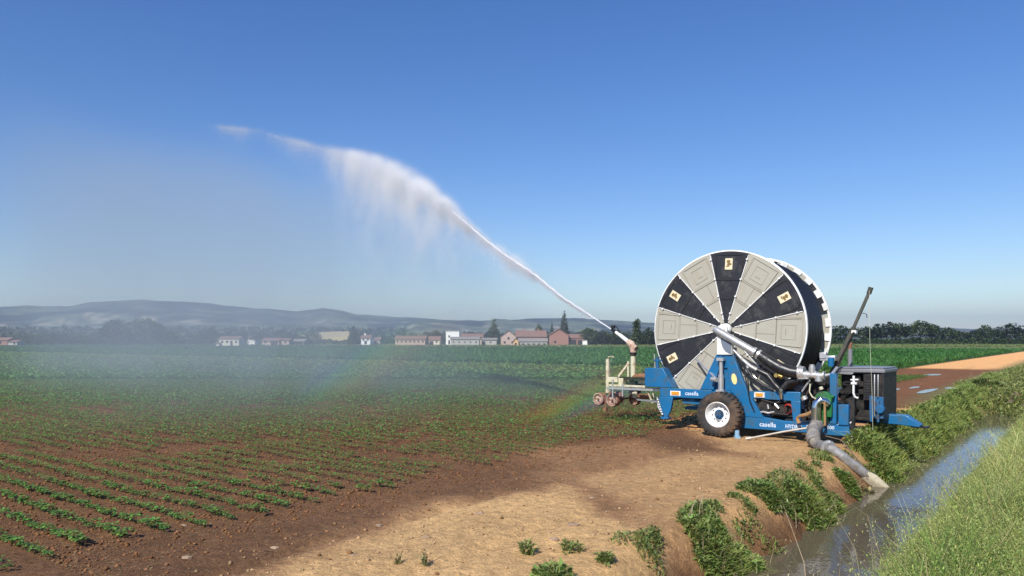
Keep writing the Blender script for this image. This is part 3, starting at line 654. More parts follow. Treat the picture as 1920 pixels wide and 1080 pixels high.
def trunk_mesh(kind):
    m = MB(); h = 0.85 if kind in ('column', 'spire') else 0.6
    m.tube([(0, 0, -0.02), (0.005, 0, 0.15), (0, 0.01, h * 0.6), (0.01, 0, h)], [0.03, 0.022, 0.014, 0.005], 7)
    if kind in ('round', 'tall'):
        for a in (0.3, 2.2, 4.4, 5.6):
            m.tube([(0, 0, 0.18 + 0.04 * a), (0.12 * math.cos(a), 0.12 * math.sin(a), 0.36), (0.22 * math.cos(a), 0.22 * math.sin(a), 0.52)], [0.014, 0.009, 0.003], 5)
    o = m.build("trunk", BARK); me = o.data; bpy.data.objects.remove(o); return me
KM = {k: ([crown_mesh(k) for _ in range(3)], trunk_mesh(k)) for k in ('round', 'tall', 'column', 'spire')}
TC = [0]
def tree(name, kind, px, Y, wpx, toppx, label, group=None, base=0.0, cat="tree"):
    X0, _, ztop = at(px, Y, toppx); hgt = max(2.0, ztop - base) * 1.12; wid = wpx / F * Y
    natural = {'round': 0.86, 'tall': 0.5, 'column': 0.2, 'spire': 0.42}[kind]
    r = empty(name, (X0, Y, base), random.random() * 6.28); k = wid / natural; r.scale = (k, k, hgt)
    me = KM[kind][0][TC[0] % 3]; TC[0] += 1
    c = bpy.data.objects.new("crown", me); C.objects.link(c); c.parent = r
    t = bpy.data.objects.new("trunk", KM[kind][1]); C.objects.link(t); t.parent = r; t.scale = (1, 1, 1)
    tag(r, label, cat, group)
# right of the machine: a hedgerow beyond the corn
RT = [(1575, 470, 46, 614, "leftmost round tree just right of the reel beyond the corn"), (1618, 500, 40, 616, "low round tree behind the leaning mast"), (1662, 480, 62, 609, "broad grey-green tree right of the leaning mast"),
      (1688, 500, 36, 610, "narrower tree leaning against the broad grey-green one"), (1725, 470, 50, 606, "tallest dark tree of the right hedgerow with a pointed top"), (1752, 480, 34, 613, "shorter tree on the right flank of the tallest dark one"),
      (1778, 490, 32, 617, "small dark tree in the middle of the right hedgerow"), (1803, 500, 30, 623, "low scrubby tree in the dip of the hedgerow"), (1828, 500, 34, 622, "low rounded tree just right of the dip"), (1846, 480, 28, 613, "slim dark tree with a narrow top left of the bright round tree"),
      (1868, 490, 30, 622, "low tree between the slim dark tree and the bright round one"), (1894, 430, 52, 611, "bright green round tree at the right edge of the picture"), (1640, 520, 36, 618, "small round tree between the mast and the broad tree"), (1545, 500, 40, 618, "tree hidden mostly behind the right rim of the reel"), (1940, 470, 50, 616, "tree cut off by the right edge of the picture")]
for px, Y, w_, tp, lb in RT: tree("round_tree", 'round', px, Y, w_ * 1.1, tp, lb, "trees of the hedgerow beyond the corn on the right")
LT = [(212, 420, 44, 606, 'tall', "tall pale tree left of the biggest dome-shaped tree"), (272, 400, 62, 602, 'round', "biggest dome-shaped tree on the left of the village"), (240, 420, 40, 620, 'round', "low tree filling the gap left of the dome-shaped tree"), (308, 400, 44, 622, 'round', "low tree on the right foot of the dome-shaped tree"),
      (70, 430, 50, 628, 'round', "low hazy tree near the left edge of the picture"), (105, 430, 44, 626, 'round', "hazy round tree right of the low one near the left edge"), (140, 430, 44, 630, 'round', "low hazy tree halfway between left edge and pale tall tree"), (172, 430, 46, 629, 'round', "last low hazy tree before the tall pale tree"),
      (392, 370, 30, 618, 'round', "dark tree left of the cream house"), (370, 380, 26, 628, 'round', "shrubby tree at the far left of the village trees"), (458, 360, 16, 614, 'spire', "narrow dark conifer right of the cream house"), (485, 365, 24, 624, 'round', "dark bushy tree right of the narrow conifer"),
      (585, 360, 32, 625, 'round', "dark bushy tree in front of the yellow stubble field"), (663, 350, 22, 613, 'spire', "dark blue conifer left of the small white house"), (723, 350, 26, 632, 'round', "low bush between white house and long pink barn"), (560, 370, 26, 630, 'round', "bush beside the open barn"),
      (926, 345, 24, 601, 'spire', "tall dark conifer between grey shed and red-roofed farm"), (1058, 350, 20, 587, 'spire', "tallest pointed conifer rising behind the brick barn"), (1035, 350, 10, 606, 'spire', "thin little conifer left of the tallest pointed one"), (1104, 340, 26, 618, 'round', "dark round tree right of the brick barn"),
      (1130, 345, 26, 624, 'round', "low dark tree left of the sprinkler head"), (1160, 345, 30, 622, 'round', "low dark tree behind the sprinkler barrel"), (1194, 320, 13, 603, 'column', "dark column cypress between sprinkler and reel"), (1215, 340, 24, 618, 'round', "low tree touching the left rim of the reel"), (818, 350, 20, 622, 'round', "small tree left of the white tower house"), (1010, 350, 14, 612, 'round', "small dark tree behind the red-roofed farm")]
for px, Y, w_, tp, kd, lb in LT: tree({'round': "round_tree", 'tall': "tall_tree", 'spire': "conifer", 'column': "cypress"}[kd], kd, px, Y, w_ * 1.1, tp, lb, "trees round the distant village" if px > 340 else "hazy trees on the left")
def far_wood(name, x0, x1, Ya, Yb, top, nl, sz, base, seed):
    px = x0 + (x1 - x0) * RNG.random(nl); Y = Ya + (Yb - Ya) * RNG.random(nl); X0 = (px - 960) / F * Y
    tp = top + 4 * (fbm(px / 14.0 + seed, px * 0, 3) - 0.5) * 2
    h = (640 - tp) / F * Y * (1 - RNG.random(nl) ** 1.6); h = np.maximum(0.3, h)
    c = jitcol(base, nl, 0.35); dd = rdir(nl, -0.5, 1)
    L = sz * (0.6 + 0.8 * RNG.random(nl)); V, Fq, Tn = leaf_arrays(np.stack([X0, Y, h], 1), dd, L, L * 0.8, c)
    o = np_mesh(name, V, Fq, TREE, Tn); o["kind"] = "stuff"
far_wood("woodland", -400, 1235, 900, 1300, 627, 22000, 6.5, (0.070, 0.095, 0.055), 3)  # leaf tint lightened, standing in for some of the distance haze
far_wood("woodland", -400, 760, 1500, 2000, 618, 12000, 10, (0.085, 0.11, 0.075), 9)  # back wood paler and bluer still, haze put into its tint
far_wood("hedgerow", 1540, 2100, 440, 520, 632, 7000, 1.5, (0.050, 0.080, 0.026), 5)
far_wood("hedgerow", 1080, 1240, 345, 370, 627, 2500, 1.2, (0.045, 0.07, 0.026), 6)
far_wood("hedgerow", -300, 330, 430, 470, 634, 6000, 1.4, (0.045, 0.07, 0.026), 6)
far_wood("hedgerow", 330, 1030, 400, 430, 634, 5000, 1.3, (0.045, 0.07, 0.026), 8)
def strip_grass():
    n = 26000; yy = 250 + 190 * RNG.random(n) ** 1.3; xx = (RNG.random(n) * 1.5 - 0.75) * yy; s, t = inv(xx, yy)
    k = s > 195; xx = xx[k]; yy = yy[k]; n = len(xx); c = jitcol((0.20, 0.24, 0.085), n, 0.25)
    V, Fq, Tn, _ = blade_arrays(np.stack([xx, yy, np.zeros(n)], 1), 0.35 + 0.3 * RNG.random(n), np.full(n, 0.8), np.full(n, 0.4), RNG.random(n) * 6.28, c, c)
    o = np_mesh("meadow_grass", V, Fq, GRASS, Tn); o["kind"] = "stuff"
strip_grass()

# ------------------------------------------------------------------ the village
TILE = mat("terracotta_tiles", (0.24, 0.135, 0.10), 0.85, var=0.25, scale=1.2, dirt=(0.17, 0.11, 0.09), dirt_amt=0.5, dirt_scale=0.6)
TILEG = mat("grey_roof", (0.26, 0.235, 0.21), 0.85, var=0.2, scale=1.0)
CREAMW = mat("cream_plaster", (0.62, 0.57, 0.44), 0.85, var=0.1, scale=0.7)
WHITEW = mat("white_plaster", (0.80, 0.79, 0.73), 0.85, var=0.06, scale=0.7)
PINKW = mat("pink_plaster", (0.46, 0.34, 0.28), 0.85, var=0.12, scale=0.7)
GREYW = mat("grey_concrete", (0.40, 0.385, 0.34), 0.9, var=0.15, scale=0.7)
BRICKW = mat("brick_wall", (0.30, 0.155, 0.12), 0.9, var=0.15, scale=0.9)
OPEN = mat("dark_opening", (0.02, 0.02, 0.022), 0.6)
OCHRE = mat("ochre_wall", (0.60, 0.38, 0.17), 0.85, var=0.15)
def house(name, x0, x1, ye, yr, Y, depth, wallm, roofm, label, cat="house", ridge='x', ops=(), chim=0, yb=648, over=0.4, front=None, grp=None):
    """x0..x1 front wall, ye eaves row, yr ridge row; openings as (fraction along, width m, bottom m, height m)"""
    Xa = (x0 - 960) / F * Y; Xb = (x1 - 960) / F * Y; W = Xb - Xa
    ze = CAMH + (640 - ye) / F * Y; zr = CAMH + (640 - yr) / F * Y
    r = empty(name, (Xa, Y, 0)); tag(r, label, cat, grp)
    m = MB()
    if ridge == 'x':
        m.box(0, W, 0, depth, -0.3, ze)
        if zr > ze + 0.2:
            for xx in (0, W - 0.25): m.add([(xx, 0, ze), (xx + .25, 0, ze), (xx + .25, depth, ze), (xx, depth, ze), (xx, depth / 2, zr - .05), (xx + .25, depth / 2, zr - .05)], [(0, 4, 3), (1, 2, 5), (0, 1, 5, 4), (3, 4, 5, 2)])
        m.build("wall", wallm, r, smooth=0)
        m = MB(); o_ = over; dz = (zr - ze) / (depth / 2) * o_
        for sg in (0, 1):
            y0 = -o_ if sg == 0 else depth + o_
            vs = [(-o_, y0, ze - dz), (W + o_, y0, ze - dz), (W + o_, depth / 2, zr), (-o_, depth / 2, zr)]
            vs += [(a, b_, c + 0.18) for a, b_, c in vs]
            m.add(vs, [(0, 1, 2, 3), (4, 7, 6, 5), (0, 4, 5, 1), (1, 5, 6, 2), (2, 6, 7, 3), (3, 7, 4, 0)])
    else:
        m.box(0, W, 0, depth, -0.3, ze)
        for yy in (0, depth - 0.3): m.prism([(0, ze), (W, ze), (W / 2, zr - 0.05)], yy, yy + 0.3)
        m.build("wall", wallm, r, smooth=0)
        m = MB(); o_ = over; dz = (zr - ze) / (W / 2) * o_
        for sg in (0, 1):
            xx = -o_ if sg == 0 else W + o_
            vs = [(xx, -o_, ze - dz), (xx, depth + o_, ze - dz), (W / 2, depth + o_, zr), (W / 2, -o_, zr)]
            vs += [(a, b_, c + 0.18) for a, b_, c in vs]
            m.add(vs, [(0, 1, 2, 3), (4, 7, 6, 5), (0, 4, 5, 1), (1, 5, 6, 2), (2, 6, 7, 3), (3, 7, 4, 0)])
    rf = m.build("roof", roofm, r, smooth=0)
    for fx, ww, zb, hh in ops:
        nm = "door" if zb < 0.3 and ww < 2 else ("gateway" if zb < 0.3 else "window")
        q = MB(); q.box(fx * W - ww / 2, fx * W + ww / 2, -0.06, 0.05, zb, zb + hh); q.build(nm, OPEN, r, smooth=0)
    for k in range(chim):
        q = MB(); cx = W * (0.25 + 0.5 * k); q.box(cx - .3, cx + .3, depth / 2 - .3, depth / 2 + .3, zr - .3, zr + 0.9); q.box(cx - .4, cx + .4, depth / 2 - .4, depth / 2 + .4, zr + .9, zr + 1.05); q.build("chimney", wallm, rf, smooth=0)
    return r
G_ = "buildings of the distant village"
wins = lambda a, b_, n_, z, w_=0.9, h_=1.1: [(a + (b_ - a) * i / max(1, n_ - 1), w_, z, h_) for i in range(n_)]
house("house", 411, 448, 635, 631, 330, 8, CREAMW, TILE, "cream house with low tiled roof, leftmost bright building of the village", ops=[(.15, .9, 1.2, 1), (.62, 1, 0, 2.1), (.85, .9, 1.2, 1), (.4, .9, 1.2, 1)], grp=G_)
house("annex", 405, 411, 644, 642, 329, 4, WHITEW, TILE, "tiny white lean-to at the left end of the cream house", "shed", grp=G_)
house("house", 462, 478, 634, 630, 370, 7, WHITEW, TILE, "half hidden white house behind the narrow conifer", ops=[(.5, .9, 2.6, 1)], grp=G_)
house("barn", 491, 523, 639, 634, 340, 9, PINKW, TILE, "low pink barn with tiled roof and dark open bay, left of the open shed", "barn", ops=[(.72, 3.2, 0, 2.2), (.2, .9, 1.1, .9)], grp=G_)
house("barn", 528, 542, 638, 635, 335, 8, PINKW, TILE, "small square pink building at the left end of the dark open shed", "barn", ops=[(.5, .8, 1.0, .9)], grp=G_)
house("shed", 543, 570, 640, 636, 338, 8, BRICKW, TILEG, "long open shed with dark bays joined to the small pink building", "shed", ops=[(.2, 1.9, 0, 1.8), (.5, 1.9, 0, 1.8), (.8, 1.9, 0, 1.8)], grp=G_)
house("house", 677, 694, 634, 629, 335, 8, WHITEW, TILE, "small two-storey white house standing alone beside the dark blue conifer", ops=[(.5, 1.1, .6, 1.6), (.25, .8, 2.2, .8), (.75, .8, 2.2, .8)], chim=1, grp=G_)
house("shed", 696, 712, 637, 633, 345, 7, PINKW, TILE, "low tiled outbuilding right behind the small white house", "shed", ops=[(.5, .9, 1, .9)], grp=G_)
house("barn", 741, 797, 636, 630, 330, 10, PINKW, TILE, "long pink barn with a row of small windows, widest pink building", "barn", ops=wins(.08, .92, 7, 1.3, .7, 1), grp=G_)
house("barn", 803, 824, 637, 631, 334, 9, CREAMW, TILE, "short cream barn at the right end of the long pink barn", "barn", ops=[(.3, 1.6, 0, 2.0), (.75, .7, 1.2, .9)], grp=G_)
house("tower_house", 836, 861, 621, 620, 332, 7, WHITEW, TILEG, "tall flat-roofed white house, brightest block of the village", ops=[(.25, .8, .6, 1.8), (.25, .7, 3.6, .9)], over=0.15, grp=G_)
house("shed", 845, 898, 636, 632, 322, 9, GREYW, TILEG, "long pale grey shed in front of the white tower house", "shed", ops=wins(.1, .9, 5, 1.2, .6, .7), grp=G_)
house("shed", 903, 931, 637, 634, 327, 8, GREYW, TILEG, "lower grey shed at the right end of the long pale one", "shed", ops=[(.15, 1.3, 0, 1.9), (.6, .7, 1.1, .7)], grp=G_)
house("barn", 865, 905, 632, 626, 350, 9, PINKW, TILE, "brown-roofed house showing above the long pale grey shed", "barn", ops=[(.5, .8, 2.5, .9)], grp=G_)
house("farmhouse", 939, 968, 631, 620, 335, 12, PINKW, TILE, "pink gable house at the left end of the red-roofed farm", "house", ridge='y', ops=[(.5, .9, 2.7, 1.1), (.25, .9, .9, 1), (.75, .9, .9, 1)], grp=G_)
house("farmhouse", 968, 1024, 631, 620, 338, 12, BRICKW, TILE, "long red-roofed farmhouse between the pink gable and the brick barn", "house", ops=wins(.1, .6, 4, 1.2, .9, 1.1), chim=2, grp=G_)
house("shed", 962, 972, 640, 634, 318, 12, OCHRE, TILE, "bright ochre gable end of the low shed before the red-roofed farm", "shed", ridge='y', ops=[(.5, .9, 0, 1.2)], grp=G_)
house("shed", 973, 1026, 640, 635, 320, 8, GREYW, TILEG, "low grey shed with dark slots in front of the long red-roofed farmhouse", "shed", ops=wins(.15, .9, 5, .5, 1.4, .5), grp=G_)
house("brick_barn", 1030, 1066, 628, 617, 336, 16, BRICKW, TILE, "large brick barn with tiled gable roof, rightmost big building", "barn", ridge='y', ops=[(.3, 1, 1.1, 1)], grp=G_)
house("lean_to", 1067, 1094, 634, 627, 338, 12, BRICKW, TILE, "dark open lean-to against the right side of the large brick barn", "shed", ops=[(.3, 2.6, 0, 2.6), (.75, 2.0, 0, 2.4)], grp=G_)
house("hut", 1093, 1101, 639, 638, 325, 2.5, WHITEW, TILEG, "tiny white hut right of the brick barn", "shed", over=.1, grp=G_)
house("house", -20, 14, 638, 633, 380, 9, BRICKW, TILE, "dark red house cut off by the left edge of the picture", ops=[(.6, 1.1, .6, 1.6)], grp=G_)
house("house", 15, 32, 641, 638, 380, 7, GREYW, TILE, "small grey outbuilding with white door at the left edge", "house", ops=[(.7, .9, .3, 1.4)], grp=G_)
m = MB(); N = 24; pts = []
a0 = at(575, 620, 632); a1 = at(655, 620, 632)
top_ = lambda f: CAMH + (640 - (629 - 7.5 * math.sin(min(1, f * 1.3) * 1.57) * 1.0)) / F * 700
vs = []; fs = []
for i in range(N + 1):
    f = i / N; X0 = (560 + 95 * f - 960) / F; vs += [(X0 * 620, 620, CAMH + (640 - 631) / F * 620 * 1.0), (X0 * 700, 700, top_(f))]
    if i: fs.append((2 * i - 2, 2 * i, 2 * i + 1, 2 * i - 1))
m.add(vs, fs); m.add([(vs[0][0], 620, -1), (vs[2 * N][0], 620, -1), vs[2 * N], vs[0]], [(0, 1, 2, 3)])
m.add([(vs[1][0], 700, -1), (vs[2 * N + 1][0], 700, -1), (vs[2 * N + 1][0], 760, -1), (vs[1][0], 760, -1)], [(0, 1, 2, 3)])
o = m.build("stubble_field", mat("stubble", (0.46, 0.38, 0.20), 0.95, var=0.2, scale=0.1)); o["kind"] = "structure"

# ------------------------------------------------------------------ haze: the air itself
hm = bpy.data.materials.new("haze"); hm.use_nodes = True; hn = hm.node_tree.nodes; hl = hm.node_tree.links
for q in list(hn):
    if q.type == 'BSDF_PRINCIPLED': hn.remove(q)
pv = hn.new("ShaderNodeVolumePrincipled"); pv.inputs["Density"].default_value = 0.000115; pv.inputs["Color"].default_value = (0.38, 0.47, 0.70, 1); pv.inputs["Anisotropy"].default_value = 0.0
hl.new(pv.outputs[0], hn["Material Output"].inputs["Volume"])
m = MB(); m.box(-9800, 9800, -9800, 9800, -3.0, 330); o = m.build("haze", hm, smooth=0); o["kind"] = "stuff"

# ------------------------------------------------------------------ the irrigation machine
RZ = math.atan2(U[1], U[0])
OX, OY = 4.944, 16.07
def W_(x, y, z): return (OX + x * U[0] + y * D[0], OY + x * U[1] + y * D[1], z)
mach = empty("hose_reel_irrigator", (OX, OY, 0), RZ)
tag(mach, "large blue hose reel irrigator with black and cream striped drum and white-rimmed wheels", "irrigation machine")
HC = 2.14; R = 1.60
YF, YB = -0.85, 0.85
# drum and hose coil
m = MB(); prof = []
yy = -0.80; m.lathe([(0.5, -0.82), (0.5, 0.82)], 0, HC, 48); reel = m.build("reel", BLACKP, mach)
m = MB(); prof = [(0.5, YF + .04)]
r_ = 0.055; k = 0; y = YF + 0.05 + r_
while y < YB - 0.10:
    rr = 1.49 if y < 0.50 else 1.40
    for a in range(0, 181, 22):
        q = math.radians(a); prof.append((rr + r_ * math.sin(q), y - r_ * math.cos(q) * 0.98))
    y += 2 * r_
prof.append((0.5, YB - .06))
m.lathe(prof, 0, HC, 120); m.build("hose_coil", HOSE, reel, smooth=60)
def P2(r, a): return (r * math.sin(a), HC + r * math.cos(a))
def seg_poly(r0, r1, a0, a1, n=8): return [P2(r1, a0 + (a1 - a0) * i / n) for i in range(n + 1)] + [P2(r0, a1 - (a1 - a0) * i / n) for i in range(n + 1)]
def strip(m, p, q, w_, y0, y1, mi=0):
    dx, dz = q[0] - p[0], q[1] - p[1]; L = math.hypot(dx, dz) or 1; nx, nz = -dz / L * w_ / 2, dx / L * w_ / 2
    m.prism([(p[0] - nx, p[1] - nz), (q[0] - nx, q[1] - nz), (q[0] + nx, q[1] + nz), (p[0] + nx, p[1] + nz)], y0, y1, mi)
def loc2(a, r, s_): # point at radius r along panel axis a, offset s_ sideways
    return (r * math.sin(a) + s_ * math.cos(a), HC + r * math.cos(a) - s_ * math.sin(a))
def panels(yf, sgn, detail=True):
    for i in range(12):
        ac = math.radians(3 + 30 * i); black = i % 2 == 0; h = math.radians(15) - 0.006
        m = MB(); y0, y1 = (yf - 0.035, yf + 0.01) if sgn < 0 else (yf - 0.01, yf + 0.035)
        m.prism(seg_poly(0.14, R, ac - h, ac + h, 8), y0, y1, 0)
        yf_ = y0 if sgn < 0 else y1; out = -0.014 if sgn < 0 else 0.014; g_ = -0.003 if sgn < 0 else 0.003
        def rib(p, q, w_=0.022, e=out, mi=0): strip(m, p, q, w_, min(yf_, yf_ + e), max(yf_, yf_ + e), mi)
        if detail:
            for rr in (0.62, 1.02):
                hw = rr * math.tan(h) * 0.97
                rib(loc2(ac, rr, -hw), loc2(ac, rr, hw), 0.02, out, 0)
                rib(loc2(ac, rr + 0.019, -hw * 1.0), loc2(ac, rr + 0.019, hw), 0.014, g_, 1)
            for s_ in (-0.115, 0.115) if not black else (-0.12, 0.12):
                rib(loc2(ac, 0.62, s_ * 0.5), loc2(ac, 1.0, s_ * 0.5), 0.010, g_, 1) if s_ > 0 and not black else None
                rib(loc2(ac, 1.03, s_ * 2.35), loc2(ac, 1.53, s_ * 2.6), 0.013, g_, 1)
                rib(loc2(ac, 1.03, s_ * 2.2), loc2(ac, 1.53, s_ * 2.45), 0.022, out, 0)
            rib(loc2(ac, 1.53, -0.27), loc2(ac, 1.53, 0.27), 0.022, out, 0)
            if not black:
                a_, b_ = 1.14, 1.42
                for p, q in (((a_, -.14), (a_, .14)), ((b_, -.14), (b_, .14)), ((a_, -.14), (b_, -.14)), ((a_, .14), (b_, .14))):
                    rib(loc2(ac, *p), loc2(ac, *q), 0.014, out * .45, 0); rib(loc2(ac, p[0] - 0.012, p[1]), loc2(ac, q[0] - 0.012, q[1]), 0.006, g_, 1)
                rib(loc2(ac, 1.22, -0.06), loc2(ac, 1.22, 0.06), 0.012, g_, 1)
        pn = m.build("flange_panel", [BLACKP if black else CREAM, DARK if black else GROOVE], reel, smooth=20)
        if detail and black:
            m = MB(); q = MB(); cr = 1.34
            a_ = ac
            cs = [loc2(a_, cr - .115, -.078), loc2(a_, cr - .115, .078), loc2(a_, cr + .115, .078), loc2(a_, cr + .115, -.078)]
            m.prism(cs, yf_ - 0.012, yf_ - 0.001); e = m.build("emblem", EMB, reel, smooth=0)
            ye = yf_ - 0.0145
            q = MB()
            def blobp(c0, rr, sx=1, sz=1, n=10): q.prism([(lambda u_, v_: loc2(a_, cr + v_, u_))(c0[0] + rr * sx * math.cos(6.283 * k_ / n), c0[1] + rr * sz * math.sin(6.283 * k_ / n)) for k_ in range(n)], ye, ye + 0.002)
            blobp((-0.005, 0.05), 0.042, 1, 0.8); blobp((0.012, -0.005), 0.052, 1.0, 0.5); blobp((-0.02, -0.045), 0.03, 1.3, .5)
            q.build("emblem_print", EMBD, reel, smooth=0)
panels(YF, -1); panels(YB, 1, False)
m = MB()   # white seams between panels with bolts, and the white ring of the front flange
for i in range(12):
    if i % 2: continue
    for sg in (-1, 1):
        a = math.radians(3 + 30 * i + 15 * sg)
        w0 = 0.015; strip(m, P2(0.2, a), P2(1.58, a), w0, YF - 0.052, YF - 0.034)
        for rr in (0.34, 0.7, 1.06, 1.48): 
            c = P2(rr, a); m.prism([(c[0] + 0.021 * math.cos(k * 1.047), c[1] + 0.021 * math.sin(k * 1.047)) for k in range(6)], YF - 0.075, YF - 0.05)
m.build("spoke", WHITE, reel, smooth=30)
m = MB(); m.lathe([(1.602, YF - 0.03), (1.628, YF - 0.02), (1.628, YF + 0.035), (1.57, YF + 0.035), (1.57, YF + 0.012), (1.602, YF + 0.012), (1.602, YF - .03)], 0, HC, 120)
m.build("rim", WHITE, reel, smooth=40)
m = MB(); m.lathe([(1.575, YB - 0.012), (1.618, YB - 0.012), (1.618, YB + 0.025), (1.575, YB + 0.025), (1.575, YB - 0.012)], 0, HC, 120)
for i in range(30):
    a = math.radians(12 * i); m.prism(seg_poly(1.52 - .015 * (i % 3), 1.60, a - .05, a + .05 + .015 * (i % 2), 2), YB - 0.035, YB + 0.012)
m.build("rim", WHITE, reel, smooth=30)
m = MB(); m.lathe([(0.0, YF - .10), (0.10, YF - .10), (0.12, YF - .06), (0.12, YF + .02)], 0, HC, 32); m.tube([(0, YF - .32, HC), (0, YF, HC)], 0.075, 16)
for k in range(6): a = k * 1.047; m.box(.08 * math.sin(a) - .012, .08 * math.sin(a) + .012, YF - .12, YF - .09, HC + .08 * math.cos(a) - .012, HC + .08 * math.cos(a) + .012)
m.box(-.02, .12, YF - .26, YF - .24, HC - .13, HC + .10); m.build("hub", WHITE, reel)

# frame
m = MB()
YR = -1.25
m.prism([(-1.30, 0.90), (-0.15, 0.90), (-0.15, 0.71), (-1.30, 0.71)], YR, YR + .08)                 # upper left rail
m.prism([(0.45, 0.43), (0.80, 0.43), (1.30, 0.37), (2.47, 0.37), (2.47, 0.17), (0.45, 0.17)], YR, YR + .09)          # low right rail
m.prism([(-0.30, 0.90), (0.50, 0.90), (0.62, 0.43), (0.62, 0.17), (0.48, 0.17), (0.35, 0.6), (-0.30, 0.62)], YR + .02, YR + .10)
m.prism([(-0.05, 1.62), (0.08, 1.62), (-0.10, 0.90), (-0.40, 0.90)], YR - .01, YR + .09)            # tower left leg
m.prism([(0.13, 1.62), (0.30, 1.62), (0.60, 0.90), (0.92, 0.40), (0.52, 0.40), (0.40, 0.75), (0.24, 0.90), (0.20, 1.25)], YR - .01, YR + .09)
m.prism([(-0.04, 1.62), (0.29, 1.62), (0.32, 1.35), (-0.10, 1.35)], YR + .01, YR + .06)
m.prism([(-0.05, 1.36), (0.22, 1.36), (0.25, 0.9), (-0.12, 0.9)], YR + .05, YR + .075)
m.prism([(0.62, 0.91), (1.60, 0.93), (1.60, 0.75), (0.62, 0.76)], YR + .04, YR + .12)
m.prism([(1.42, 0.76), (1.60, 0.76), (1.60, 0.37), (1.46, 0.37)], YR + .03, YR + .11)
m.box(2.14, 2.26, YR - .02, YR + .10, 0.37, 1.30)
m.box(2.29, 2.47, YR - .03, YR + .10, 0.36, 0.74)
m.box(2.05, 2.50, YR - .05, YR + .02, 0.165, 0.26)
m.prism([(-1.72, 1.31), (-1.29, 1.32), (-1.05, 0.905), (-1.72, 0.905)], YR + .10, YR + .45)            # box at the field end
m.build("frame", BLUE, mach, smooth=25, bevel=0.012)
m = MB()
m.prism([(-1.30, 0.90), (2.47, 0.90), (2.47, 0.72), (-1.30, 0.72)], 1.15, 1.25); m.box(0.45, 2.47, 1.15, 1.25, 0.17, 0.40)
for x in (-1.2, -0.5, 0.95, 2.05): m.box(x - .07, x + .07, -1.15, 1.15, 0.62 if x < .5 else .42, 0.80 if x < .5 else .60)
m.prism([(-0.05, 1.98), (0.25, 1.98), (0.60, 0.90), (-0.40, 0.90)], 1.15, 1.22)
m.box(-0.9, 0.9, -0.9, 0.9, 0.44, 0.50)
m.build("frame", BLUED, mach, smooth=25, bevel=0.01)
m = MB(); m.box(-0.02, 0.29, YR - .05, YR + .08, 1.62, 2.02); m.build("tower_head", WHITE, mach, smooth=20, bevel=0.012)
m = MB(); pts = [(0.29, 1.98)] + [(0.29 - .22 * math.sin(a), 1.98 - 0.33 * (1 - math.cos(a)) - 0.0) for a in np.linspace(0, 1.57, 8)]
pts = [(0.285, 2.0), (0.06, 2.0), (0.07, 1.88), (0.10, 1.78), (0.16, 1.69), (0.24, 1.645), (0.285, 1.64)]
m.prism(pts, YR - .056, YR - .0505); m.build("swoosh", GREYBL, mach, smooth=0)
m = MB(); m.tube([(0.08, YR - .07, 0.86), (0.08, YR - .07, 1.22)], 0.058, 12); m.tube([(0.08, YR - .07, 1.20), (0.08, YR - .07, 1.54)], 0.042, 12); m.box(.01, .15, YR - .14, YR, 1.5, 1.56); m.box(.0, .16, YR - .14, YR, .86, .92)
m.build("hydraulic_ram", STEEL, mach)
m = MB(); m.tube([(0.02, YR - .12, 1.12), (-0.6, -0.98, 1.52)], 0.022, 8); m.tube([(0.02, YR - .14, 1.12), (-.1, YR - .12, 1.13)], 0.05, 10); m.build("brace_rod", STEEL, mach)
m = MB(); N = 16; m.prism([(0.33 + .055 * math.cos(6.283 * k / N) + .015 * math.sin(-6.283 * k / N), 1.14 + .11 * math.sin(6.283 * k / N)) for k in range(N)], YR - .018, YR - .012); m.build("sticker", CREAMS, mach, smooth=0)
for x0, x1, z in ((-1.03, -0.86, 0.80), (0.76, 0.90, 0.845)):
    m = MB(); m.box(x0 - .03, x1 + .03, YR - .006, YR + .045, z - .05, z + .05, 0); m.box(x0, x1, YR - .02, YR - .004, z - .03, z + .035, 1); m.build("reflector", [WHITE, AMBER], mach, smooth=0)
# field-end stabiliser with its chain, hopper lever
m = MB(); m.prism([(-1.33, 0.72), (-1.00, 0.72), (-1.06, 0.42), (-1.14, 0.27), (-1.24, 0.27), (-1.30, 0.5)], YR + .0, YR + .07); m.box(-1.28, -1.10, YR - .03, YR + .12, 0.24, 0.29)
m.prism([(-0.86, .72), (-.42, .72), (-.46, .58), (-.82, .58)], YR + .1, YR + .2); m.build("stabiliser", BLUE, mach, smooth=25, bevel=0.01)
m = MB(); m.tube([(-1.46, YR + .2, 1.30), (-1.46, YR + .2, 1.50), (-1.44, YR + .2, 1.56)], .035, 8); m.tube([(-1.52, YR + .2, 1.3), (-1.54, YR + .2, 1.62)], .012, 6, 1); m.box(-1.56, -1.36, YR + .17, YR + .25, 1.46, 1.50); m.build("locking_lever", [BLUED, STEEL], mach)
m = MB(); m.tube([(-1.36, YR - .02, .70), (-1.33, YR - .03, .5), (-1.24, YR - .03, .34)], .014, 6)
for k in range(7): m.tube([(-1.34 + .018 * k, YR - .03, .66 - .05 * k), (-1.33 + .018 * k, YR - .05, .63 - .05 * k)], .022, 6)
m.build("chain", STEEL, mach)
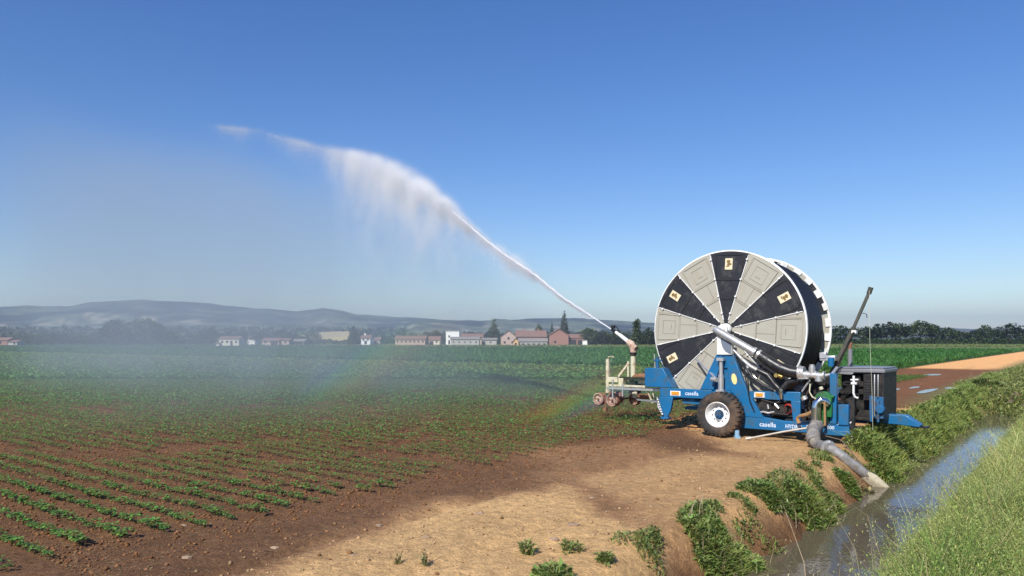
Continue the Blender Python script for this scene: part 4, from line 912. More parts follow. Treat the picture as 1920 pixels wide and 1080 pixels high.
# wheels
def wheel(y0, y1, out):
    w_ = MB(); cx, cz, rr = 0.13, 0.445, 0.44; a, b_ = min(y0, y1), max(y0, y1); mid = (a + b_) / 2; hw = (b_ - a) / 2
    prof = [(0.235, mid - hw * .70), (0.27, mid - hw * .86), (0.33, mid - hw * 1.0), (0.385, mid - hw * .98), (0.42, mid - hw * .84), (0.435, mid - hw * .5), (0.44, mid), (0.435, mid + hw * .5), (0.42, mid + hw * .84), (0.385, mid + hw * .98), (0.33, mid + hw), (0.27, mid + hw * .86), (0.235, mid + hw * .70)]
    w_.lathe([(p[0] * 0.985, p[1]) for p in prof], cx, cz, 64)
    for k in range(30):     # shoulder lugs, alternating
        for sg in (-1, 1):
            a0 = 6.283 * (k + (0.5 if sg > 0 else 0)) / 30; a1 = a0 + 0.12
            pr = [(0.418, mid + sg * hw * .90), (0.440, mid + sg * hw * .80), (0.447, mid + sg * hw * .45), (0.447, mid + sg * hw * .08)]
            vs = []
            for aa, rp in ((a0, 0), (a1, 0)):
                for r0, y_ in pr: vs.append((cx + r0 * math.sin(aa), y_, cz + r0 * math.cos(aa)))
                for r0, y_ in pr: vs.append((cx + (r0 - .03) * math.sin(aa), y_, cz + (r0 - .03) * math.cos(aa)))
            fs = []
            for e in range(3): fs.append((e, e + 1, 8 + e + 1, 8 + e)); fs.append((e, 4 + e, 5 + e, e + 1)); fs.append((8 + e, 9 + e, 13 + e, 12 + e))
            fs += [(0, 8, 12, 4), (3, 7, 15, 11)]; w_.add(vs, fs)
    wt = w_.build("wheel", TYRE, mach, smooth=50)
    s = -1 if out < 0 else 1; yo = mid + s * hw
    q = MB(); q.lathe([(0.242, yo - s * .055), (0.252, yo - s * .03), (0.240, yo - s * .025), (0.226, yo - s * .05), (0.216, yo - s * .13), (0.185, yo - s * .165), (0.10, yo - s * .13), (0.0, yo - s * .13)], cx, cz, 48); q.build("wheel_rim", WHITE, wt, smooth=40)
    q = MB(); q.tube([(cx, yo - s * .13, cz), (cx, yo - s * .04, cz)], [0.068, 0.060], 16); q.tube([(cx, yo - s * .05, cz), (cx, yo - s * .015, cz)], [0.04, 0.034], 12); q.lathe([(0.0, yo - s * .135), (0.095, yo - s * .125), (0.095, yo - s * .15)], cx, cz, 20)
    for k in range(8): aa = k * .785; q.box(cx + .078 * math.sin(aa) - .009, cx + .078 * math.sin(aa) + .009, *sorted((yo - s * .13, yo - s * .095)), cz + .078 * math.cos(aa) - .009, cz + .078 * math.cos(aa) + .009)
    q.build("wheel_hub", BLUED, wt)
    q = MB()
    for k in range(10):
        aa = k * .628 + .2; c = (cx + .145 * math.sin(aa), cz + .145 * math.cos(aa)); q.tube([(c[0], yo - s * .150, c[1]), (c[0], yo - s * .138, c[1])], .013, 8)
    q.build("wheel_hole", OPEN, wt)
    return wt
wheel(-1.66, -1.29, -1); wheel(1.29, 1.66, 1)
m = MB(); m.tube([(0.13, -1.45, .445), (0.13, 1.45, .445)], .05, 12); m.box(-.0, .26, -1.28, -1.2, .35, .75); m.box(0, .26, 1.2, 1.28, .35, .75); m.build("axle", DARK, mach)
# tongue
m = MB(); m.prism([(2.38, .80), (2.47, .82), (2.56, .62), (2.66, .51), (3.20, .50), (3.45, .33), (3.42, .29), (3.12, .315), (2.52, .33), (2.42, .45)], -.13, .13)
m.box(2.30, 2.42, -.14, .14, .42, .80); m.build("tongue", BLUE, mach, smooth=25, bevel=0.012)
m = MB(); m.box(3.28, 3.56, -.11, .11, .275, .300); m.build("tow_plate", DARK, mach)
m = MB(); m.box(2.44, 2.54, -1.16, -1.08, .18, .86, 0); m.tube([(2.49, -1.12, .20), (2.49, -1.12, .42)], .038, 10, 1); m.box(2.40, 2.58, -1.20, -1.04, .02, .06, 1); m.tube([(2.49, -1.12, .06), (2.50, -1.12, .2)], .028, 8, 1); m.tube([(2.49, -1.15, .42), (2.40, -1.18, .32)], .012, 6, 1)
m.build("support_jack", [DARK, WHITE], mach)
# engine: grey hood on a dark open cabin
m = MB(); m.box(2.02, 2.93, -.58, .60, 1.30, 1.37); m.box(2.06, 2.90, -.54, .56, 1.37, 1.40)
m.prism([(2.02, 1.30), (2.40, 1.30), (2.36, 1.25), (2.02, 1.26)], -.59, -.55); e = m.build("engine_hood", HOOD, mach, smooth=25, bevel=0.03)
m = MB(); m.box(2.10, 2.88, -.30, .50, .45, 1.26); m.box(2.86, 2.91, -.56, .56, .44, 1.31); m.box(2.03, 2.07, -.56, -.50, .45, 1.31); m.box(2.03, 2.91, -.56, .56, .40, .46)
m.box(2.55, 2.86, -.54, -.50, .78, 1.29); m.build("engine_cabin", DARK, mach, smooth=20, bevel=0.008)
m = MB()
for k in range(9): m.box(2.58, 2.83, -.550, -.541, .84 + .048 * k, .855 + .048 * k)
m.build("grille", BLACKP, mach, smooth=0)
m = MB(); rr = random.Random(4)
for k in range(26):
    x, z, y = 2.12 + .40 * rr.random(), .5 + .7 * rr.random(), -.34 - .12 * rr.random(); w1, h1 = .03 + .07 * rr.random(), .03 + .08 * rr.random()
    if k % 2: m.box(x - w1, x + w1, y, y + .1, z - h1, z + h1)
    else: m.tube([(x, y - .02, z), (x + .02, y + .1, z)], w1 * .8, 10)
m.build("engine_block", DARK, mach, smooth=30)
m = MB(); m.tube([(2.40, -.62, 1.24), (2.40, -.64, .92), (2.42, -.62, .84), (2.47, -.6, .82)], .022, 8); m.box(2.36, 2.46, -.66, -.6, 1.08, 1.12); m.tube([(2.34, -.6, 1.16), (2.48, -.6, 1.17)], .015, 6); m.build("dipstick_pipe", WHITE, mach)
m = MB(); m.box(2.68, 2.92, -.66, -.58, .46, .86, 0); m.box(2.70, 2.75, -.72, -.66, .40, .88, 0); m.box(2.82, 2.86, -.72, -.66, .40, .80, 0); m.lathe([(0, -.74), (.075, -.74), (.09, -.68)], 2.87, .64, 16, 0); m.tube([(2.78, -.70, 1.28), (2.78, -.70, .5)], .012, 6, 1); m.tube([(2.84, -.70, 1.28), (2.84, -.70, .86)], .012, 6, 1)
m.build("toolbox_bracket", [BLUED, STEEL], mach, bevel=0.006)
# exhaust
m = MB(); m.tube([(2.16, .1, 1.36), (2.16, .1, 1.74)], .045, 12, 0); m.tube([(2.16, .1, 1.74), (2.16, .1, 1.80), (2.19, .1, 1.86)], .030, 10, 1); m.build("exhaust", [HOOD, RUST], mach)
# leaning mast
m = MB(); m.bar((1.98, -.60, 1.25), (2.40, -.60, 2.16), .075, .06); m.bar((2.40, -.60, 2.16), (2.68, -.60, 2.84), .055, .05); m.tube([(2.66, -.60, 2.78), (2.70, -.60, 2.90)], .045, 8); mast = m.build("mast", mat("weathered_mast", (0.065, 0.068, 0.055), 0.6, metal=.3, var=.4, scale=7, dirt=(0.15, .12, .09), dirt_amt=.4, dirt_scale=5), mach)
m = MB(); m.tube([(2.04, -.68, 1.22), (2.42, -.68, 2.06)], .020, 8, 0); m.tube([(2.00, -.54, 1.2), (2.40, -.54, 2.12)], .022, 8, 1); m.tube([(2.06, -.72, 1.16), (2.34, -.72, 1.86), (2.40, -.69, 2.05)], .008, 6, 2); m.build("mast_ram", [DARK, STEEL, DARK], mast)
m = MB(); m.box(2.37, 2.45, -.66, -.54, 2.04, 2.10); m.build("mast_clamp", WHITE, mast)
m = MB(); m.tube([(2.55, -.60, 2.42), (2.62, -.60, 2.40), (2.63, -.60, 2.33)], .008, 6); m.build("mast_hook", DARK, mast)
m = MB(); m.tube([(2.68, -.66, 2.84), (2.70, -.7, 1.9), (2.74, -.72, 1.0), (2.76, -.74, .25)], .0035, 5); m.build("cord", mat("pale_cord", (.5, .5, .38), .8), mast)
# galvanised valve head
m = MB(); m.tube([(1.62, -1.30, 1.29), (1.70, -1.30, 1.29)], .13, 16); m.tube([(1.60, -1.30, 1.30), (1.62, -1.30, 1.30)], .15, 16); m.tube([(1.70, -1.31, 1.27), (2.05, -1.31, 1.25)], .062, 14)
m.tube([(1.84, -1.31, 1.24), (1.84, -1.31, 1.42)], .06, 12); m.tube([(1.84, -1.31, 1.40), (1.84, -1.31, 1.46)], .045, 10); m.box(1.62, 1.80, -1.40, -1.24, 1.19, 1.215); m.tube([(1.96, -1.31, 1.25), (1.96, -1.31, 1.15)], .07, 12)
for x in (1.74, 1.90, 2.04): m.tube([(x, -1.31, 1.26), (x + .025, -1.31, 1.26)], .085, 14)
m.tube([(1.80, -1.3, 1.17), (1.66, -1.32, .95)], .018, 6); m.tube([(1.70, -1.36, .86), (1.73, -1.36, .80)], .062, 12)
m.tube([(2.03, -1.28, 1.25), (2.16, -1.2, 1.28), (2.20, -1.0, 1.40)], .03, 8); m.build("valve_head", STEEL, mach)
m = MB(); m.box(1.86, 2.14, -.9, -.74, 1.52, 1.62, 0); m.box(1.86, 1.98, -.92, -.8, 1.56, 1.68, 0); m.build("control_box", STEEL, mach, bevel=.01)
m = MB(); m.tube([(2.08, -.95, 1.42), (2.08, -.95, 1.58)], [.05, .06], 12); m.build("filter_bowl", BLUE, mach)
# main water pipe and hoses
m = MB(); m.tube([(-.06, -1.28, 2.13), (.04, -1.32, 2.08), (.78, -1.34, 1.67)], [.07, .078, .076], 16); m.tube([(.74, -1.34, 1.69), (.79, -1.34, 1.665)], .10, 16); m.tube([(.83, -1.34, 1.645), (.87, -1.34, 1.62)], .10, 16); m.build("feed_pipe", STEEL, mach)
m = MB(); m.tube([(.84, -1.34, 1.64), (1.05, -1.34, 1.50), (1.25, -1.33, 1.38), (1.45, -1.32, 1.31), (1.63, -1.30, 1.29)], [.09, .105, .112, .112, .11], 16); m.build("feed_hose", HOSE, mach)
m = MB(); m.tube([(.30, -1.22, 1.72), (.48, -1.24, 1.54), (.66, -1.26, 1.40), (.80, -1.27, 1.33)], [.022, .036, .036, .04], 10); m.tube([(.58, -1.25, 1.48), (.60, -1.25, 1.36)], .03, 8); m.tube([(.58, -1.2, 1.3), (.76, -1.22, 1.16)], .014, 6); m.build("brake_linkage", STEEL, mach)
m = MB(); m.tube([(.80, -1.27, 1.33), (1.0, -1.28, 1.24), (1.12, -1.28, 1.08), (1.22, -1.28, .97), (1.30, -1.28, 1.0), (1.40, -1.28, 1.12), (1.55, -1.25, 1.16)], .055, 12)
m.tube([(.58, -1.24, 1.35), (.70, -1.26, 1.18), (.90, -1.26, 1.05), (1.10, -1.22, .95)], .03, 8); m.tube([(.53, -1.26, 1.46), (.56, -1.28, 1.2), (.62, -1.28, .9), (.66, -1.28, .7), (.74, -1.26, .5)], .014, 6)
m.build("drive_hose", HOSE, mach)
m = MB(); m.tube([(1.26, -1.32, .98), (1.27, -1.32, .90), (1.27, -1.30, .80)], .038, 10); m.build("pipe_elbow", CHROME, mach)
m = MB(); m.tube([(1.18, -1.30, 1.27), (1.30, -1.30, 1.22)], .06, 10); m.tube([(1.20, -1.34, 1.24), (1.20, -1.40, 1.24)], .04, 8); m.build("brass_fitting", BRASS, mach)
# gearbox and turbine in the frame bay
m = MB(); m.box(.72, 1.42, -1.12, -.85, .44, .76); m.lathe([(0, -1.20), (.13, -1.20), (.16, -1.12), (.16, -.9)], .92, .60, 20); m.lathe([(0, -1.19), (.10, -1.19), (.12, -1.12), (.12, -.9)], 1.24, .58, 18)
m.tube([(.70, -1.22, .50), (1.38, -1.22, .49)], .018, 8); m.tube([(.86, -1.21, .75), (1.1, -1.23, .70), (1.34, -1.2, .74)], .016, 6)
rr = random.Random(9)
for k in range(22):
    x, z = .74 + .64 * rr.random(), .47 + .26 * rr.random(); m.tube([(x, -1.18 - .03 * rr.random(), z), (x + .02, -1.10, z)], .018 + .03 * rr.random(), 8)
m.build("gearbox", DARK, mach, smooth=30)
m = MB(); m.tube([(.74, -1.21, .47), (.90, -1.24, .52), (1.0, -1.24, .50), (1.12, -1.24, .53)], .020, 6); m.tube([(.98, -1.22, .66), (1.0, -1.23, .58)], .016, 6); m.tube([(1.12, -1.22, .68), (1.2, -1.23, .60)], .02, 6); m.build("shift_rod", STEEL, mach)
m = MB(); m.lathe([(.07, -1.20), (.10, -1.17), (.07, -1.14)], 1.36, .60, 16); m.build("pulley", RED, mach)
m = MB()   # dark machinery and cable tangle behind the valve head
for k in range(30):
    x, z = 1.62 + .46 * rr.random(), .40 + .78 * rr.random(); y = -1.15 + .3 * rr.random(); 
    if k % 3: m.box(x - .05, x + .05, y, y + .12, z - .06, z + .06)
    else: m.tube([(x, y - .04, z), (x, y + .1, z)], .06, 10)
for k in range(9):
    x0, z0, x1, z1 = 1.6 + .4 * rr.random(), .5 + .7 * rr.random(), 1.65 + .5 * rr.random(), .45 + .8 * rr.random()
    m.tube([(x0, -1.18, z0), ((x0 + x1) / 2 + .1 * (rr.random() - .5), -1.26, min(z0, z1) - .08), (x1, -1.2, z1)], .012 + .008 * rr.random(), 6)
m.box(1.62, 2.10, -1.0, -.6, .38, 1.2); m.build("pump_drive", DARK, mach, smooth=30)
m = MB(); m.tube([(2.06, -1.40, .82), (2.06, -1.24, .82)], .15, 18); m.box(1.94, 2.20, -1.36, -1.22, .50, .80); m.box(2.02, 2.12, -1.40, -1.2, .40, .52); m.tube([(2.10, -1.42, .88), (2.1, -1.42, .46)], .03, 8); m.box(1.92, 2.24, -1.38, -1.2, .86, .90); m.build("pump", GREENM, mach, bevel=.008)
m = MB(); m.tube([(1.97, -1.50, .36), (1.97, -1.50, .68)], [.092, .088], 18); m.tube([(1.97, -1.50, .66), (1.98, -1.50, .76), (2.04, -1.48, .82), (2.10, -1.44, .80), (2.14, -1.40, .74)], [.085, .08, .075, .075, .07], 14); m.tube([(1.97, -1.5, .34), (1.97, -1.5, .38)], .10, 16); m.build("suction_elbow", CHROME, mach)
m = MB(); m.bar((2.12, -1.50, .80), (2.12, -1.48, .36), .035); m.tube([(1.92, -1.46, .62), (1.80, -1.44, .54), (1.66, -1.42, .50), (1.60, -1.4, .46), (1.63, -1.4, .36)], [.03, .035, .03, .03, .04], 8); m.build("priming_lever", mat("rusty_brown", (.30, .17, .07), .8, var=.35, scale=10), mach)
m = MB(); m.tube([(1.82, -1.36, 1.10), (1.82, -1.4, .95), (1.88, -1.42, .86), (1.98, -1.44, .82)], .012, 6, 0); m.tube([(2.0, -1.34, 1.05), (2.02, -1.34, 1.0)], .035, 10, 0); m.build("pressure_line", PALE, mach)
# lettering on the rails
def text(body, x, z, size, y, parent, mt, wscale=1.0):
    cu = bpy.data.curves.new("t", 'FONT'); cu.body = body; cu.size = size; cu.extrude = 0.002; cu.offset = 0.0012; cu.resolution_u = 2
    o = bpy.data.objects.new("t", cu); C.objects.link(o); bpy.context.view_layer.update()
    me = bpy.data.meshes.new_from_object(o.evaluated_get(bpy.context.evaluated_depsgraph_get())); bpy.data.objects.remove(o)
    me.materials.clear(); me.materials.append(mt); q = bpy.data.objects.new("lettering", me); C.objects.link(q); q.parent = parent
    q.location = (x, y, z); q.rotation_euler = (math.pi / 2, 0, 0); q.scale = (wscale, 1, 1)
text("casella", -0.73, 0.775, .115, YR - .003, mach, DENIM, 1.0)
text("casella", 0.83, 0.235, .125, YR - .003, mach, DENIM, 1.0)
text("HYDRO", 1.33, 0.235, .105, YR - .003, mach, DENIM, .85)
text("ITT", 1.72, 0.245, .105, YR - .003, mach, DENIM, 1.1)
text("100", 2.10, 0.275, .09, YR - .053, mach, DENIM, 1.0)

# ------------------------------------------------------------------ the sprinkler cart carried on the field end
cart = empty("sprinkler_cart", W_(-2.6, 0, 0), RZ)
tag(cart, "old cream sprinkler gun cart with rusty wheels, raised at the blue machine's field end", "sprinkler cart")
def cm(mb, name, mt, parent=cart, **k):
    mb.v = [(p[0] + 2.6, p[1], p[2]) for p in mb.v]; return mb.build(name, mt, parent, **k)
m = MB(); m.tube([(-2.63, 0, .92), (-2.63, 0, 1.60)], .062, 14); m.bar((-3.02, 0, 1.05), (-2.74, 0, 1.38), .05); m.bar((-2.76, 0, 1.05), (-2.76, 0, 1.42), .04); cm(m, "riser", PALE)
m = MB(); m.tube([(-2.63, 0, 1.58), (-2.63, 0, 1.63)], .085, 14); m.tube([(-2.63, 0, 1.55), (-2.63, 0, 1.57)], .075, 14); cm(m, "swivel", DARK)
JX, JY = -0.93, 0.12      # barrel direction in machine axes, set below from the jet
jl = (np.array([-0.6, 0.8]) @ U, np.array([-0.6, 0.8]) @ D)
def J(r, z): return (-2.63 + jl[0] * r, jl[1] * r, z)
m = MB(); m.tube([(-2.63, 0, 1.62), (-2.63, 0, 1.74), J(.06, 1.83), J(.16, 1.88)], [.075, .085, .085, .07], 14); m.tube([J(-.10, 1.72), J(-.02, 1.76)], .06, 8); g_ = cm(m, "gun_elbow", mat("pink_worn_paint", (.52, .40, .31), .65, var=.2, dirt=(.25, .12, .07), dirt_amt=.5, dirt_scale=9))
m = MB(); m.tube([J(.14, 1.87), J(.42, 2.03), J(.62, 2.13)], [.052, .044, .036], 12); cm(m, "gun_barrel", WHITE)
m = MB(); m.tube([J(.58, 2.11), J(.72, 2.185)], [.045, .028], 10); m.tube([J(.50, 2.20), J(.62, 2.28)], .012, 6); m.bar(J(.45, 2.06), J(.52, 2.22), .015); m.bar(J(.60, 2.0), J(.70, 2.25), .018); m.box(*[c for c in (-2.63 + jl[0] * .66 - .05, -2.63 + jl[0] * .66 + .03, jl[1] * .66 - .04, jl[1] * .66 + .04, 2.20, 2.28)]); cm(m, "nozzle", DARK)
m = MB(); m.bar((-3.20, -.2, .66), (-3.20, -.2, 1.46), .075); m.tube([(-3.20, -.2, 1.46), (-3.19, -.2, 1.52), (-3.06, -.2, 1.53), (-3.05, -.2, 1.50)], .014, 6); cm(m, "screw_jack", PALE)
m = MB(); m.bar((-3.15, -.2, .98), (-2.90, -.2, .98), .14, .12); m.bar((-3.16, -.2, .84), (-2.2, -.2, .84), .05); m.bar((-3.16, .3, .84), (-2.2, .3, .84), .05); m.box(-2.92, -2.78, -.22, .3, .86, 1.02)
m.bar((-2.45, -.05, .95), (-2.20, -.05, .95), .10); cm(m, "cart_frame", PALE, bevel=.006)
m = MB(); m.bar((-2.90, -.16, 1.02), (-2.20, -.16, 1.02), .08, .06); m.box(-2.66, -2.50, -.15, .15, .66, .96); m.bar((-3.38, -.18, .86), (-3.2, -.18, .86), .04); m.bar((-2.5, .05, .78), (-1.9, .05, .78), .07, .05); cm(m, "crossbar", DARK)
m = MB(); m.bar((-3.02, -.55, .80), (-1.55, -.55, .80), .05); m.bar((-2.95, -.55, .74), (-2.95, -.1, .74), .04); m.bar((-2.25, -.5, .56), (-1.60, -.8, .56), .035); m.tube([(-2.6, -.56, .9), (-2.6, -.56, .62)], .02, 6); m.tube([(-2.86, -.56, 1.0), (-2.86, -.56, .55)], .02, 6); cm(m, "lift_arm", STEEL)
m = MB(); m.tube([(-2.63, 0, 1.05), (-2.45, 0, 1.07), (-2.25, 0, 1.07)], .065, 12); m.tube([(-2.36, -.2, .60), (-2.1, -.25, .62)], .06, 10); m.bar((-2.3, -.3, .66), (-1.95, -.35, .60), .05); cm(m, "hose_coupling", RUST)
m = MB(); m.tube([(-2.42, -.28, .60), (-2.42, -.32, .70)], .06, 10); m.bar((-1.98, -.5, .75), (-1.86, -.5, .5), .03); m.bar((-1.85, -.5, .72), (-1.78, -.5, .52), .03); cm(m, "guide_bracket", PALE)
def cwheel(cx, cz, y0, wd, rr, turn=0):
    q = MB(); q.lathe([(rr * .62, y0), (rr * .9, y0 - .015), (rr, y0 + .01), (rr, y0 + wd - .01), (rr * .9, y0 + wd), (rr * .6, y0 + wd)], cx, cz, 32); o = cm(q, "wheel", RUST)
    q = MB(); q.lathe([(rr * .90, y0 - .022), (rr * .80, y0 - .028), (rr * .70, y0 + .015), (rr * .3, y0 + .02), (0, y0 - .01)], cx, cz, 28); cm(q, "wheel_disc", PINKR, o)
    q = MB(); q.tube([(cx, y0 - .04, cz), (cx, y0 + wd, cz)], rr * .16, 10)
    for k in range(3): aa = 2.1 * k + .6; q.tube([(cx + rr * .5 * math.sin(aa), y0 + .004, cz + rr * .5 * math.cos(aa)), (cx + rr * .5 * math.sin(aa), y0 + .02, cz + rr * .5 * math.cos(aa))], rr * .12, 8)
    cm(q, "wheel_hub", RUST, o)
cwheel(-3.44, .50, -.25, .12, .155); cwheel(-3.00, .50, -.35, .12, .165); cwheel(-2.86, .48, .45, .12, .15); cwheel(-3.34, .50, .45, .12, .15)
m = MB(); m.bar((-3.44, -.2, .50), (-3.44, .55, .50), .04); m.bar((-3.00, -.3, .50), (-3.00, .5, .50), .04); m.bar((-3.2, -.2, .70), (-3.42, -.2, .52), .05); m.bar((-3.2, -.2, .72), (-3.02, -.2, .54), .05); m.tube([(-3.27, -.2, .7), (-3.27, -.2, .28)], .02, 6); m.box(-3.31, -3.23, -.24, -.16, .22, .30); cm(m, "axle", RUST)

# ------------------------------------------------------------------ suction hose into the ditch
m = MB(); pa = [W_(1.97, -1.50, .36), W_(1.99, -1.62, .34), W_(2.03, -1.86, .30), W_(2.05, -2.02, .22), W_(2.10, -2.10, .13), W_(2.22, -2.20, .09), W_(2.36, -2.36, .09), W_(2.48, -2.54, .10), W_(2.58, -2.66, .10)]
Pn = []; Rn = []
for i in range(len(pa) - 1):
    for k in range(6):
        f = k / 6; p = [pa[i][j] * (1 - f) + pa[i + 1][j] * f for j in range(3)]; q = len(Pn)
        Pn.append((p[0] + .012 * math.sin(q * 1.7), p[1] + .012 * math.cos(q * 2.3), p[2])); Rn.append((.11 if i < 4 else .085) * (1 + .07 * math.sin(q * 2.1) + .05 * math.sin(q * .9)))
m.tube(Pn, Rn, 18)
m.v = [(x + .008 * math.sin(40 * z + 9 * x), y + .008 * math.sin(37 * x + 5), z) for x, y, z in m.v]
hs = empty("suction_hose", W_(2.1, -1.9, 0)); tag(hs, "grey crumpled suction hose and pipe running from the pump down into the ditch water", "suction hose")
def sub(mb, name, mt, **k):
    b0 = hs.location; mb.v = [(p[0] - b0.x, p[1] - b0.y, p[2] - b0.z) for p in mb.v]; return mb.build(name, mt, hs, **k)
sub(m, "flexible_hose", mat("crumpled_sleeve", (.17, .16, .155), .55, var=.45, scale=9, bump=.5, bscale=16, dirt=(.28, .25, .2), dirt_amt=.6, dirt_scale=8), smooth=50)
m = MB(); m.tube([W_(2.50, -2.60, .11), W_(2.70, -2.66, .0), W_(3.05, -2.40, -.34)], [.078, .082, .084], 16); sub(m, "pipe", GREYPIPE)
m = MB(); m.tube([W_(3.00, -2.44, -.29), W_(3.10, -2.37, -.38), W_(3.22, -2.28, -.49), W_(3.30, -2.22, -.56)], [.082, .095, .085, .06], 14); m.v = [(x + .015 * math.sin(51 * y), y + .01 * math.sin(43 * z + 60 * x), z + .012 * math.sin(77 * x)) for x, y, z in m.v]; sub(m, "strainer", CRUST)
m = MB(); m.tube([W_(2.44, -2.50, .1), W_(2.47, -2.54, .1)], .125, 12); m.tube([W_(2.40, -2.44, .18), W_(2.52, -2.56, .19)], .03, 8); sub(m, "hose_clamp", STEEL)
m = MB(); m.tube([W_(2.30, -2.1, .24), W_(2.6, -2.3, .22), W_(2.8, -2.5, .08), W_(3.0, -2.42, -.22)], .010, 6); sub(m, "rope", mat("rope", (.16, .12, .08), .9))
m = MB(); m.tube([W_(.80, -1.72, .04), W_(1.4, -1.58, .20), W_(2.12, -1.42, .36)], .020, 8); m.tube([W_(.74, -1.74, .03), W_(.84, -1.71, .05)], .032, 8)
o = m.build("metal_bar", mat("bare_bar", (.36, .33, .28), .55, metal=.4, var=.3)); tag(o, "long thin metal bar leaning on the blue lower rail, its end on the sand", "bar")
m = MB(); q = W_(.50, -1.55, 0); m.box(q[0] - .05, q[0] + .05, q[1] - .05, q[1] + .05, .0, .05); m.tube([(q[0], q[1], .04), (q[0], q[1], .16)], .045, 10)
o = m.build("marker_peg", mat("pale_blue_plastic", (.22, .38, .52), .5)); tag(o, "small pale blue cap standing on the sand right of the big wheel", "cap")
m = MB()
for px, py, sz in ((800, 1005, .045), (1040, 1012, .05), (345, 985, .03), (350, 1047, .04), (515, 1028, .03), (710, 980, .035), (1110, 935, .03), (1215, 890, .025), (662, 1043, .03), (900, 962, .05), (125, 955, .02), (1075, 987, .06)):
    Yd = CAMH * F / (py - 640); X0 = (px - 960) / F * Yd; z = float(ground_z(*inv(X0, Yd))); vs = []; fs = []
    for a in range(4):
        for k in range(6):
            th = math.pi * a / 3; r = sz * (.7 + .5 * random.random()); vs.append((X0 + r * math.sin(th) * math.cos(k * 1.047) * 1.4, Yd + r * math.sin(th) * math.sin(k * 1.047), z + r * .5 * math.cos(th)))
    for a in range(3):
        for k in range(6): fs.append((a * 6 + k, a * 6 + (k + 1) % 6, a * 6 + 6 + (k + 1) % 6, a * 6 + 6 + k))
    m.add(vs, fs)
o = m.build("pebbles", mat("pale_stone", (.34, .24, .16), .9, var=.3)); o["kind"] = "stuff"

# ------------------------------------------------------------------ the jet, its spray and the drifting mist
JP = [(0, 2.17), (1.9, 3.07), (3.0, 3.72), (4.46, 4.43), (5.44, 4.97), (6.4, 5.55), (8.15, 6.62), (11.9, 8.40), (16, 9.75), (21, 11.3), (26, 12.9), (32, 14.5), (45, 16.5)]
JR = np.array([p[0] for p in JP]); JZ = np.array([p[1] for p in JP])
NX, NY = W_(-2.63 + jl[0] * .70, jl[1] * .70, 0)[:2]
jet = empty("water_jet", (NX, NY, 2.17)); tag(jet, "white jet of water thrown up and left from the sprinkler gun, breaking into spray", "water jet")
jet.rotation_euler = (0, 0, math.atan2(0.8, -0.6))      # local x runs along the throw, z up
wj = bpy.data.materials.new("white_water"); wj.use_nodes = True; b = wj.node_tree.nodes["Principled BSDF"]
b.inputs["Base Color"].default_value = (0.90, 0.91, 0.94, 1); b.inputs["Roughness"].default_value = 0.5
_n = wj.node_tree.nodes; _t = _n.new("ShaderNodeBsdfTranslucent"); _t.inputs[0].default_value = (0.95, 0.95, 0.97, 1); _m = _n.new("ShaderNodeMixShader"); _m.inputs[0].default_value = 0.5
wj.node_tree.links.new(b.outputs[0], _m.inputs[1]); wj.node_tree.links.new(_t.outputs[0], _m.inputs[2]); wj.node_tree.links.new(_m.outputs[0], _n["Material Output"].inputs[0])
def jz(r): return np.interp(r, JR, JZ) - 2.17
m = MB(); rs = np.arange(0, 7.4, .12); path = []; rad = []
for i, r in enumerate(rs):
    path.append((r, .01 * math.sin(i * 1.3) * (r > .6), jz(r) + .012 * math.sin(i * 2.1) * (r > .6)))
    rad.append(.015 + .0018 * r - .002 * max(0, r - 5) * 3 + .010 * abs(math.sin(i * 1.9)) * min(1, r / 2) + (.012 * math.exp(-((r - 3.6) / .5) ** 2)))
rad = [max(.005, q) for q in rad]; rad[-1] = .004; rad[-2] = .012
m.tube(path, rad, 8); m.build("jet_core", wj, jet, smooth=80)
def drops():
    parts = []
    # r range, count, sigma above/below, fall length, size
    def batch(n, r0, r1, s0, s1, f0, f1, z0, z1, pw=1.0, skew=0.0):
        u = RNG.random(n) ** pw; r = r0 + (r1 - r0) * u
        sg = s0 + (s1 - s0) * u; fl = f0 + (f1 - f0) * u
        cl = fbm(r * 3.0, r * 0 + 4, 3); keep = RNG.random(n) < 0.35 + 0.9 * cl; r, sg, fl = r[keep], sg[keep], fl[keep]; n = len(r)
        y = RNG.normal(0, 1, n) * sg * 1.3; fall = -np.abs(RNG.exponential(1, n)) * fl
        z = jz(r) + RNG.normal(0, 1, n) * sg * .35 + fall; r = r + fall * skew
        sz = z0 + (z1 - z0) * RNG.random(n)
        return np.stack([r, y, z], 1), sz
    B = [batch(16000, .8, 7.0, .02, .08, .02, .12, .004, .009), batch(5000, 3.0, 4.9, .11, .15, .08, .22, .004, .011), batch(5000, 5.2, 8.0, .08, .2, .12, .5, .004, .011),
         batch(16000, 6.2, 12.5, .08, .24, .10, .40, .004, .012), batch(14000, 10.0, 16.6, .16, .28, .35, .6, .004, .011), batch(3500, 15.5, 21, .08, .12, .3, .22, .004, .010), batch(2500, 19.0, 25, .09, .12, .2, .3, .004, .010), batch(2000, 28, 33, .10, .12, .3, .25, .005, .011)]
    P = np.concatenate([x[0] for x in B]); sz = np.concatenate([x[1] for x in B]); n = len(P)
    a = RNG.random((n, 3)) - 0.5
    t = np.array([[1, 1, 1], [1, -1, -1], [-1, 1, -1], [-1, -1, 1]]) * 0.6
    V = (P[:, None, :] + t[None] * sz[:, None, None] * np.array([1.6, 1, 1])).reshape(-1, 3)
    q = (np.arange(n) * 4)[:, None, None]; Fq = (q + np.array([[0, 1, 2], [0, 3, 1], [0, 2, 3], [1, 3, 2]])[None]).reshape(-1, 3)
    o = np_mesh("droplets", V, Fq, wj, None, jet, smooth=True); o["kind"] = "stuff"
drops()

